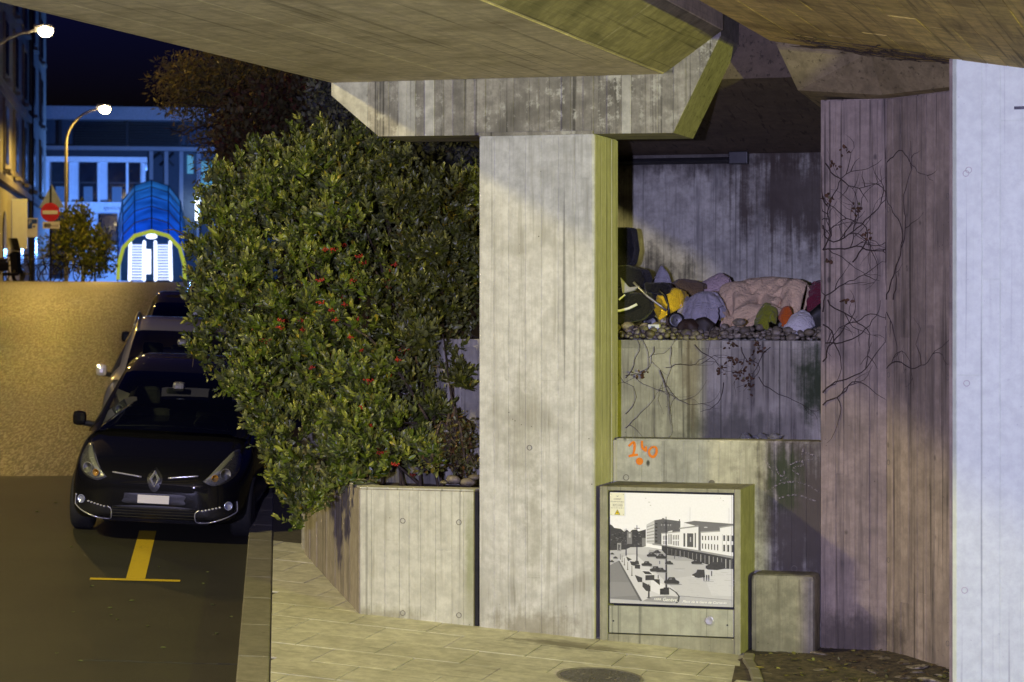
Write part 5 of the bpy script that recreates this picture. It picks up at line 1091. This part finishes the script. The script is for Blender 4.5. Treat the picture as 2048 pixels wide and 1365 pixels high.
crown_tree('ivy_plant', [(840, 800, 21.6, .22, .35), (900, 740, 21.8, .3, .2), (800, 730, 21.6, .3, .3), (870, 860, 21.0, .2, .12), (930, 700, 21.8, .2, .15)], 1700, .055, [(.03, .035, .014), (.05, .045, .02), (.07, .05, .02)], 'dark ivy hanging over the terrace wall left of the column', (aty(850, 940, 1.1), aty(850, 800, 1.15), .02), seed=7, tv=LV, tf_=LF, mat=M_LEAF, droop=.7)['category'] = 'plant'
crown_tree('young_tree', [(150, 460, 86, .9, .8), (180, 500, 86, .9, .8), (120, 500, 86, .8, .7), (160, 430, 86, .4, .5), (205, 500, 86, .4, .7), (185, 535, 86, .8, .4)], 5000, .16, [(.34, .38, .04), (.25, .31, .03), (.42, .40, .06)], 'young yellow-green street tree beside the no-entry sign', (gp(165, 86), gl(165, 500, 86), .08), seed=8, wdt=.45)
bare = thing('bare_twigs', atY(700, 400, 34), 'bare branches reaching left from the conifer before the sky', 'branches')
b = MB(); g_ = random.Random(3)
for k in range(9):
    p = np.array([470+g_.uniform(-30, 60), 190+k*14., 44.]); q = p.copy(); pts = [atY(*q)]
    for s_ in range(7): q = q+np.array([-g_.uniform(8, 24), g_.uniform(-7, 9), 0]); pts.append(atY(*q))
    b.tube(pts, np.linspace(.022, .006, len(pts)), 4)
b.build('twigs', M_BARK, bare)
bare.location = bare.location
# ------------------------------------------------------------------ dead creepers
M_VINE = flat('dead_creeper', (.045, .03, .022), .9, var=.3, scale=30)
def creeper(name, f3, starts, label, seed, step=.045, r0=.006, branch=.12):
    g = random.Random(seed); b = MB(); p0 = np.array(f3(*starts[0][:2])); t = thing(name, p0, label, 'creeper'); todo = [(a, z, ang, n, r0) for a, z, ang, n in starts]; cnt_ = 0
    while todo and cnt_ < 190:
        a, z, ang, n, r = todo.pop(0); pts = [f3(a, z)]; cnt_ += 1
        for i in range(n):
            ang += g.gauss(0, .32); a += step*math.cos(ang); z += step*math.sin(ang); pts.append(f3(a, z))
            if g.random() < branch*1.4 and n > 4: todo.append((a, z, ang+g.choice((-1, 1))*g.uniform(.4, 1.1), max(3, int((n-i)*g.uniform(.3, .8))), r*.65))
        if len(pts) > 2: b.tube(pts, np.linspace(r, r*.28, len(pts)), 4)
    tag(b.build('stems', M_VINE, t), kind='stuff'); return t
fA = lambda a, z: (min(max(a, 3.752), 4.265), .545, z); fB = lambda a, z: (PB_[0]+db[0]*min(max(a, .01), .83)+nb[0]*.014, PB_[1]+db[1]*min(max(a, .01), .83)+nb[1]*.014, z)
crp = creeper('dead_creeper', fA, [(3.76, 3.0, 1.0, 22), (3.76, 3.0, .85, 26), (3.80, 3.35, 2.2, 10), (3.76, 3.2, -1.2, 26), (3.80, 2.6, -.9, 16), (3.76, 2.1, 1.0, 20), (3.76, 2.4, -.6, 12), (3.76, 1.75, .7, 14), (4.0, 2.9, 1.2, 20), (3.78, 3.7, -.6, 12), (3.78, 2.25, .3, 14), (3.76, 1.85, 1.2, 18), (3.76, 2.5, 1.3, 16)], 'dead creeper stems fanning over the left face of the brown pier', 4, r0=.0058)
creeper('dead_creeper', fB, [(.0, 2.6, 1.15, 30), (.0, 2.05, .55, 22), (.02, 3.7, .8, 16), (.2, 3.0, 1.0, 20), (.0, 2.5, -1.2, 10), (.1, 2.6, 1.6, 8)], 'sparse dead creeper stems on the angled face of the brown pier', 6, r0=.0052, branch=.07)
fM = lambda a, z: (a, 1.284, z)
creeper('dead_creeper', fM, [(1.95, 1.95, .45, 26), (1.95, 1.93, .2, 20), (2.25, 2.0, -1.2, 16), (2.25, 2.0, -1.7, 14), (1.95, 1.62, .6, 10), (1.95, 1.5, .3, 10), (2.2, 2.2, -1.7, 10), (2.3, 2.02, -.1, 16), (2.35, 2.2, -1, 12)], 'thin dead creeper on the yellow-lit end of the terrace wall', 9, r0=.0032, branch=.12)
cr = creeper('dead_creeper', fM, [(2.55, 2.22, -.4, 10), (2.95, 2.2, -1.2, 12), (3.1, 1.95, -1.25, 14), (3.2, 2.2, -2.0, 10), (2.8, 1.9, -1.5, 8)], 'dead creeper with brown leaf tufts hanging down the terrace wall', 12, r0=.004, branch=.05)
M_DRY = leafmat('dry_leaf', .7, .1); g = np.random.default_rng(3)
for (px, py, *yy_) in ((1462, 692), (1512, 690), (1520, 700), (1500, 722), (1475, 728), (1488, 742), (1495, 758), (1500, 775), (1460, 720), (1280, 748), (1475, 750), (1440, 740), (1668, 330, .53), (1690, 300, .53), (1655, 400, .53), (1712, 420, .53), (1660, 520, .53), (1735, 470, .53), (1690, 600, .53)):
    p = aty(px, py, 1.27 if not yy_ else yy_[0]); n = 10; P = p+g.normal(size=(n, 3))*[.02, .006, .018]; D = unit(g.normal(size=(n, 3))); L = g.uniform(.025, .045, n)
    V_, k_, f_, c_ = leaves(P, D, unit(g.normal(size=(n, 3))-[0, 1.5, 0]), L, L*.6, np.tile([.085, .04, .018], (n, 1))*g.uniform(.6, 1.3, (n, 1)), LV, LF); fastmesh('leaf_tuft', V_, k_, f_, c_, M_DRY, crp if yy_ else cr, 'stuff')
def fS(a, q): return (a, q, s2(a)-.016)
creeper('dead_creeper', fS, [(3.75, -.5, -.3, 24), (4.1, -.55, -.5, 24), (4.8, -1.3, 3.0, 26), (4.9, -1.0, 2.8, 24), (4.4, -.9, -.4, 12), (3.9, -.9, .2, 22), (4.5, -1.5, 2.6, 16), (4.0, -1.4, .4, 12)], 'dark creeper tangle under the brown deck by the flared pier head', 15, r0=.005, branch=.2)
# fallen leaves
M_FALL = leafmat('fallen_leaf', .6, .05); fl = [(1570, 1350), (1680, 1340), (1655, 1345), (1600, 1345), (1740, 1312), (1700, 1313), (1620, 1330), (1530, 1335), (1492, 1275), (1497, 1285), (1489, 1290), (1580, 1320), (1800, 1355), (1840, 1350)]
for i, (px, py) in enumerate(fl):
    p = on_pav(px, py, .02); me = bpy.data.meshes.new('fallen_leaf'); me.from_pydata(LV.tolist(), [], LF); a = me.color_attributes.new('tone', 'FLOAT_COLOR', 'POINT'); cc = [(.42, .35, .03), (.3, .24, .06), (.16, .1, .03)][i % 3]; a.data.foreach_set('color', [*cc, 1]*len(LV)); me.materials.append(M_FALL)
    o = inst('fallen_leaf', me, rb, Matrix.Translation((p-wloc(rb)).tolist()) @ Matrix.Rotation(i*2.1, 4, 'Z') @ Matrix.Rotation(.25*((i % 3)-1), 4, 'X') @ Matrix.Diagonal((.06, .09, .12, 1)))
g = np.random.default_rng(12); n = 900; lx_ = g.uniform(3.25, 5.0, n); ly_ = g.uniform(-1.9, .5, n); ok = (lx_+.35*ly_ > 3.28) & ~((lx_ > 4.2) & (lx_-4.275 > (.56-ly_)*.94-.05)); lx_, ly_ = lx_[ok], ly_[ok]; n = len(lx_)
P = np.stack([lx_, ly_, -.205-.06*(.6-ly_)+.012+g.uniform(0, .012, n)], 1); D = unit(g.normal(size=(n, 3))*[1, 1, .18]); L = g.uniform(.02, .06, n); pal = np.array([(.10, .065, .03), (.15, .11, .05), (.20, .19, .05), (.07, .05, .03)])
V_, k_, f_, c_ = leaves(P, D, unit(g.normal(size=(n, 3))*.3+up), L, L*.6, pal[g.integers(0, 4, n)]*g.uniform(.6, 1.3, (n, 1)), LV, LF); fastmesh('leaf_litter', V_, k_, f_, c_, M_FALL, rb, 'stuff')
scr = np.random.default_rng(2)
for i in range(22):
    px, py = scr.uniform(20, 480), scr.uniform(985, 1350); 
    if 130 < px and py < 1090: continue
    p = on_pav(px, py, -.112); inst('litter_scrap', lmesh[0], road, Matrix.Translation(p.tolist()) @ Matrix.Rotation(i*1.7, 4, 'Z') @ Matrix.Diagonal((.03, .05, .1, 1))).data = lmesh[2]
# ------------------------------------------------------------------ far end of the street
def far(name, X, Y, label, cat, group=None, z=None):
    p = cw(X, Y, 0); p[2] = zroad(p[0], p[1]) if z is None else z; return thing(name, p, label, cat, group, HEAD+(.148 if Y > 110 else 0))
def lz(py, Y, t): return CAM[2]+(HOR-py)/FPX*Y-t.location[2]      # picture height -> local z
def lx(px, Y, t, X): return (px-1024)/FPX*Y-X
M_PANEL = flat('blue_white_panel', (.62, .66, .74), .5, var=.05, scale=3); M_DGLASS = flat('dark_window_glass', (.012, .016, .026), .08, var=.2, scale=2); M_FRAMEW = flat('white_frame', (.72, .74, .8), .5); M_SLATE = flat('dark_louvre', (.035, .045, .06), .5)
YB = 150.; XB = (92-1024)/FPX*YB; g0 = far('station_pavilion', XB, YB, 'two storey white panelled pavilion lit blue behind the street lamp', 'building')
bx = lambda t, X, Y: (lambda a: lx(a, Y, t, X), lambda b_: lz(b_, Y, t))
fx2, fz2 = bx(g0, XB, YB)
MB().box(fx2(60), fx2(288), .35, 9, fz2(575), fz2(316), 0).build('wall', M_PANEL, g0, True)
MB().box(fx2(60), fx2(292), -.5, 9.2, fz2(324), fz2(314), 0).build('roof', M_FRAMEW, g0, True)
MB().box(fx2(60), fx2(300), -.1, .34, fz2(424), fz2(404), 0).build('floor_band', M_FRAMEW, g0, True)
for x in (88, 140, 197, 253, 286): MB().box(fx2(x-3), fx2(x+2), -.05, .34, fz2(404)+.003, fz2(325), 0).build('mullion', M_FRAMEW, g0, True)
for (xa, xb, ya, yb) in ((103, 137, 324, 405), (158, 192, 324, 405), (214, 250, 324, 405), (254, 278, 324, 405), (195, 233, 428, 490), (103, 137, 428, 556), (150, 172, 428, 490)):
    wd = MB().box(fx2(xa), fx2(xb), .05, .345, fz2(yb), fz2(ya), 0).build('window', M_DGLASS, g0, True)
    if yb == 405:
        MB().box(fx2(xa+8), fx2(xb-8), .02, .047, fz2(yb), fz2(yb-32), 0).build('blind', flat('window_blind', (.12, .18, .24), .6), wd, True)
        MB().box(fx2(xa), fx2(xb), .0, .045, fz2(366), fz2(364), 0).build('transom', M_SLATE, wd, True)
text('sign_lettering', 'agenssia.tel', flat('sign_ink', (.03, .04, .09), .5), g0, Matrix.Translation((fx2(205), -.12, fz2(419))) @ Matrix.Rotation(math.pi/2, 4, 'X'), .34, 0, fx2(240)-fx2(205), local=True)
YH = 175.; XH = (92-1024)/FPX*YH; g1 = far('station_hall', XH, YH, 'long station hall with pale roof fascia and dark louvres', 'building'); fx3, fz3 = bx(g1, XH, YH)
MB().box(fx3(40), fx3(560), .4, 14, fz3(600), fz3(232), 0).build('wall', flat('hall_wall', (.10, .14, .2), .6), g1, True)
MB().box(fx3(40), fx3(560), -.9, 14, fz3(240), fz3(214), 0).build('roof_fascia', M_FRAMEW, g1, True)
MB().box(fx3(40), fx3(560), -.2, .39, fz3(300), fz3(292), 0).build('ledge', M_PANEL, g1, True)
for i in range(9): MB().box(fx3(148), fx3(358), .05, .3, fz3(290-i*5.2), fz3(287-i*5.2), 0).build('louvre', M_SLATE, g1, True)
for x in (120, 252, 358, 372): MB().box(fx3(x-3), fx3(x+3), -.05, .38, fz3(291), fz3(241), 0).build('post', M_SLATE, g1, True)
for x in (300, 330, 360, 395, 430): MB().box(fx3(x-4), fx3(x+4), -.15, .38, fz3(560), fz3(301), 0).build('post', M_PANEL, g1, True)
for (a, b_) in ((285, 318), (318, 345), (345, 318)): MB().tube([(fx3(a), .1, fz3(330)), (fx3(b_), .1, fz3(304))], .09, 5).build('brace', M_SLATE, g1, True)
for (xa, xb, ya, yb) in ((372, 384, 308, 345), (400, 455, 320, 385)): MB().box(fx3(xa), fx3(xb), .2, .39, fz3(yb), fz3(ya), 0).build('lit_window', glow('blue_lit_window', (.12, .42, .62), .55), g1, True)
MB().box(fx3(388), fx3(394), -.6, -.3, fz3(440), fz3(390), 0).build('light_column', glow('white_light_tube', (.75, .9, 1), 6), g1, True)
# glazed escalator canopy
YT = 122.; XT = (303-1024)/FPX*YT; tn = far('escalator_canopy', XT, YT, 'blue glowing glazed tunnel over lit escalators at the crest', 'canopy'); 
sT = YT/FPX; mB = NT('blue_backlit_glass'); mB.b.inputs['Emission Color'].default_value = (.008, .10, .62, 1); mB.b.inputs['Emission Strength'].default_value = .85; mB.m.cycles.emission_sampling = 'NONE'; M_BGL = mB.done((.01, .05, .3), .15); M_BGS = []
for k in range(5):
    q_ = NT('blue_backlit_glass_row'); c_ = np.array([.004, .06, .55])*(1-k/5)+np.array([.012, .10, .26])*(k/5); nz_ = q_.noise(q_.pos(obj=True), .7, 3); q_.l(q_.mix(q_.ramp(nz_, .3, .7), tuple(.55*c_), tuple(1.35*c_)), q_.b.inputs['Emission Color']); q_.b.inputs['Emission Strength'].default_value = 1.; q_.m.cycles.emission_sampling = 'NONE'; M_BGS.append(q_.done((.01, .05, .2), .12))
M_RIB = flat('dark_rib', (.03, .06, .14), .4); M_YRIM = glow('yellow_green_lit_rim', (.45, .55, .06), .75); zb_ = lz(560, YT, tn)
prof = [(-66, 0), (-65, 30), (-56, 64), (-33, 88), (0, 97), (33, 88), (56, 64), (65, 30), (66, 0)]
rise = [0, .7, 1.35, 1.95, 2.5, 2.95]; dep = [0, 2.2, 4.4, 6.6, 8.8, 11]
def tp(i, k, o=0.): return ((prof[i][0]*(1+o))*sT*(1+.022*k), dep[k], zb_+(prof[i][1]+ (4 if i in (3, 4, 5) else 0)*o*10)*sT+rise[k]*(prof[i][1]/97.)**.25*1.05)
for k in range(5):
    for i in range(8):
        a, b_, c_, d_ = tp(i, k), tp(i+1, k), tp(i+1, k+1), tp(i, k+1); mk('glass_panel', [a, b_, c_, d_], [(0, 1, 2, 3)], M_BGS[k], tn, True)
for k in range(6): MB().tube([tp(i, k) for i in range(9)], .045, 5).build('rib', M_RIB if k else M_YRIM, tn, True)
MB().tube([tp(i, 0) for i in range(9)], .11, 6).build('front_rim', M_YRIM, tn, True)
for i in range(1, 8): MB().tube([tp(i, k) for k in range(6)], .035, 5).build('purlin', M_RIB, tn, True)
M_ESC = glow('escalator_light', (.62, .72, 1.), 1.25); M_ESCB = glow('escalator_balustrade', (.7, .8, 1), 2.2)
for (xa, xb) in ((-40, -16), (12, 38)):
    for j in range(13): MB().box(xa*sT, xb*sT, 1.5+j*.35, 1.8+j*.35, zb_+(j*6)*sT, zb_+(j*6+3.6)*sT, 0).build('step', M_ESC, tn, True)
    for x in (xa-4, xb+1): MB().tube([(x*sT, 1.2, zb_), (x*sT, 6.2, zb_+82*sT)], .085, 6).build('handrail', M_ESCB, tn, True)
MB().box(-14*sT, -1*sT, 1.2, 1.4, zb_+12*sT, zb_+62*sT, 0).build('lit_sign', M_ESCB, tn, True)
MB().box(-64*sT, 64*sT, 7, 7.2, zb_, zb_+95*sT, 0).build('back_wall', flat('teal_wall', (.03, .12, .2), .6), tn, True)
for k in (0, 3): 
    p = tp(4, k); MB().sphere((p[0], p[1]+.3, p[2]-.25), (.3, .2, .14), 8, 5).build('ceiling_lamp', M_ESCB, tn, True)
def blue_lamp(px, py, Y, power, c=(.14, .34, 1.), r=.4):
    p = atY(px, py, Y); g = np.array([p[0], p[1], zroad(p[0], p[1])]); t = thing('blue_floodlight', g, f'blue floodlight mast standing {["left of", "right of", "far left of"][blue_lamp.k]} the escalator canopy', 'floodlight', 'blue floodlights at the station'); blue_lamp.k += 1
    MB().tube([g, p], [.08, .06], 6).build('mast', M_DARKM, t); MB().sphere(p, (.2, .2, .2), 8, 6).build('lamp_glass', glow('blue_lamp_glass', c, 4), t); light(t, 'lamp_light', p+np.array([0, 0, .5]), power, c, r)
blue_lamp.k = 0
blue_lamp(262, 500, 142, 3200); blue_lamp(400, 420, 160, 3200); blue_lamp(190, 515, 143, 1500)
# old stone building on the left
M_STUC = flat('pale_stucco', (.38, .37, .32), .9, var=.12, scale=1.2, bump=.2); M_STUD = flat('stucco_trim', (.30, .27, .21), .9); M_WINB = flat('old_window', (.02, .02, .022), .2, var=.3)
A0 = np.array([(0-1024)/FPX*100, 100.]); A1 = np.array([(92-1024)/FPX*136, 136.]); fd = (A1-A0)/np.linalg.norm(A1-A0); L_ = float(np.linalg.norm(A1-A0))
p0 = cw(A0[0], A0[1], 0); p0[2] = zroad(p0[0], p0[1]); ob = thing('old_building', p0, 'tall pale stone building with tall windows at the left edge', 'building', rz=HEAD+math.atan2(fd[1], fd[0]))
# local: x along the facade away from the viewer, y to the left of it (into the block)
MB().box(-30, L_, .0, 14, -1, 19, 0).build('wall', M_STUC, ob, True)
MB().box(-30, L_+.3, -.5, 14.2, 19.003, 19.7, 0).build('cornice', M_STUD, ob, True)
for z in (4.3, 8.1): MB().box(-30, L_*(.55 if z > 5 else .9), -.22, -.003, z, z+.28, 0).build('string_course', M_STUD, ob, True)
def facx(px):
    # facade distance where the ray of this picture column meets the wall
    k = (px-1024)/FPX; t = (k*A0[1]-A0[0])/(fd[0]-k*fd[1]); return t
for px in (9, 29, 47, 64, 80):
    x = facx(px)
    for (z0, z1) in ((5.2, 7.6), (9.0, 11.2), (12.4, 14.4), (15.4, 17.2)):
        w_ = .75; wn_ = MB().box(x-w_-.18, x+w_+.18, -.1, -.002, z0-.25, z1+.35, 0).build('window', M_STUD, ob, True)
        MB().box(x-w_, x+w_, -.14, -.104, z0, z1, 0).build('pane', M_WINB, wn_, True); MB().box(x-w_-.3, x+w_+.3, -.32, -.105, z0-.42, z0-.255, 0).build('sill', M_STUD, wn_, True)
for px in (8, 42, 70):
    x = facx(px); dr = MB(); dr.prism([(-.9, 0), (.9, 0), (.9, 2.3)]+[(.9*math.cos(a), 2.3+.9*math.sin(a)) for a in np.linspace(.3, math.pi-.3, 7)]+[(-.9, 2.3)], lambda a, z: (x+a, -.06, z), (0, .055, 0)); dr.build('arched_door', M_WINB, ob, True)
MB().tube([(facx(56), -.15, .2), (facx(56), -.15, 18.8)], .12, 6).build('downpipe', M_DARKM, ob, True)
MB().box(facx(22)-.1, facx(22)+.1, -.7, -.05, 1.7, 3.9, 0).build('hanging_sign', M_PANEL, ob, True)
# ------------------------------------------------------------------ signs at the crest
YS = 82.; XS = (101-1024)/FPX*YS; sg_ = far('sign_post', XS, YS, 'post with no-entry disc, plate and triangle seen from behind', 'road sign'); fx4, fz4 = bx(sg_, XS, YS)
MB().tube([(0, 0, 0), (0, 0, fz4(372))], .035, 8).build('post', M_DARKM, sg_, True)
M_RED = flat('sign_red', (.42, .012, .015), .4, var=.05); M_SIGNW = flat('sign_white', (.6, .6, .58), .4, var=.04); M_SIGNB = flat('sign_back_grey', (.22, .27, .36), .5)
ds = MB().lathe([(0, -.01), (.32, -.01), (.32, .01), (0, .01)], Matrix.Translation((0, -.06, fz4(425))) @ Matrix.Rotation(math.pi/2, 4, 'X'), 28).build('no_entry_disc', M_RED, sg_, True)
MB().box(-.26, .26, -.085, -.072, fz4(429), fz4(421.5), 0).build('white_bar', M_SIGNW, ds, True)
MB().prism([(fx4(77), fz4(416)), (fx4(128), fz4(416)), (fx4(103), fz4(369))], lambda a, z: (a, .05, z), (0, .03, 0)).build('triangle_back', M_SIGNB, sg_, True)
sp_ = MB().box(fx4(86), fx4(120), -.08, -.06, fz4(458), fz4(444), 0).build('supplementary_plate', M_SIGNW, sg_, True)
b = MB()
for cx in (93, 99): b.lathe([(.055, -.002), (.055, .002), (.075, .002), (.075, -.002)], Matrix.Translation((fx4(cx), -.084, fz4(451.5))) @ Matrix.Rotation(math.pi/2, 4, 'X'), 14)
tag(b.build('bicycle_symbol', M_INKK, sp_, True), kind='stuff')
text('plate_text', 'excepté', M_INKK, sp_, Matrix.Translation((fx4(104), -.083, fz4(454))) @ Matrix.Rotation(math.pi/2, 4, 'X'), .12, 0, fx4(118)-fx4(104), local=True)
XP = (65-1024)/FPX*YS; pk_ = far('parking_sign', XP, YS, 'blue and white parking sign left of the no-entry post', 'road sign'); fx5, fz5 = bx(pk_, XP, YS)
MB().tube([(0, 0, 0), (0, 0, fz5(438))], .03, 8).build('post', M_DARKM, pk_, True)
bd = MB().box(fx5(55), fx5(76), -.07, -.05, fz5(475), fz5(437), 0).build('board', M_SIGNW, pk_, True); M_SBLUE = flat('sign_blue', (.015, .05, .25), .4)
MB().box(fx5(56), fx5(65.3), -.078, -.0705, fz5(458), fz5(439), 0).build('blue_field', M_SBLUE, bd, True); MB().box(fx5(65.3), fx5(75), -.078, -.0705, fz5(448), fz5(439), 0).build('blue_field', M_SBLUE, bd, True)
text('letter', 'P', M_SIGNW, bd, Matrix.Translation((fx5(57.5), -.082, fz5(450))) @ Matrix.Rotation(math.pi/2, 4, 'X'), .22, local=True)
MB().prism([(fx5(66), fz5(452)), (fx5(72), fz5(452)), (fx5(69), fz5(457))], lambda a, z: (a, -.082, z), (0, .008, 0)).build('arrow', M_SBLUE, bd, True)
# ------------------------------------------------------------------ bicycles and a scooter by the crest
def bicycle(px, Y, rot, label):
    X = (px-1024)/FPX*Y; t = far('bicycle', X, Y, label, 'bicycle', 'bicycles parked at the crest'); t.rotation_euler.z = HEAD+rot
    for x in (-.52, .52):
        w_ = MB().tube([(x+.33*math.cos(a), 0, .34+.33*math.sin(a)) for a in np.linspace(0, 2*math.pi, 25)], .02, 5, False).build('wheel', M_TYRE, t, True)
        b = MB(); [b.tube([(x, 0, .34), (x+.32*math.cos(a), 0, .34+.32*math.sin(a))], .004, 3) for a in np.linspace(0, 2*math.pi, 13)[:-1]]; tag(b.build('spokes', M_STEEL, w_, True), kind='stuff')
    b = MB()
    for q in ([(-.52, 0, .34), (-.15, 0, .86)], [(-.52, 0, .34), (0, 0, .32)], [(0, 0, .32), (-.17, 0, .92)], [(0, 0, .32), (.4, 0, .78)], [(-.15, 0, .82), (.4, 0, .84)], [(.52, 0, .34), (.36, 0, 1.0)]): b.tube(q, .02, 6)
    b.build('frame', M_DARKM, t, True)
    MB().sphere((-.19, 0, .95), (.14, .07, .04), 8, 5).build('saddle', M_BLACK, t, True); MB().tube([(.33, -.28, 1.05), (.37, -.1, 1.02), (.37, .1, 1.02), (.33, .28, 1.05)], .014, 6).build('handlebar', M_STEEL, t, True)
    MB().sphere((.42, 0, .9), (.04, .04, .04), 8, 5).build('front_lamp', M_REFL, t, True)
for i, (px, Y, r, l) in enumerate(((62, 81.5, .1, 'dark bicycle left of the sign post, partly hidden'), (110, 82.8, -.1, 'dark bicycle leaning beside the no-entry sign post'), (135, 84, .2, 'rightmost dark bicycle before the young tree'), (30, 82, .4, 'leftmost dark bicycle beside the scooter'))): bicycle(px, Y, r, l)
sx_ = (8-1024)/FPX*80; sco = far('motor_scooter', sx_, 80, 'dark motor scooter with windscreen at the left photo edge', 'scooter'); sco.rotation_euler.z = HEAD+.9
for x in (-.6, .6): MB().tube([(x+.21*math.cos(a), 0, .25+.21*math.sin(a)) for a in np.linspace(0, 2*math.pi, 21)], .06, 6, False).build('wheel', M_TYRE, sco, True)
MB().box(-.75, .1, -.17, .17, .4, .72, .08).build('body', M_BLACK, sco, True); MB().box(-.65, .05, -.15, .15, .72, .84, .05).build('seat', M_SEAT, sco, True); MB().box(.05, .5, -.16, .16, .25, .36, .03).build('footboard', M_BLACK, sco, True)
MB().prism([(.45, .3), (.62, .35), (.5, 1.05), (.38, 1.0)], lambda a, z: (a, -.18, z), (0, .36, 0)).build('front_shield', M_CARBLU, sco, True); MB().prism([(.50, 1.05), (.53, 1.05), (.38, 1.5), (.35, 1.5)], lambda a, z: (a, -.22, z), (0, .44, 0)).build('windscreen', M_LENS, sco, True)
MB().tube([(.4, -.32, 1.05), (.44, 0, 1.08), (.4, .32, 1.05)], .018, 6).build('handlebar', M_STEEL, sco, True)
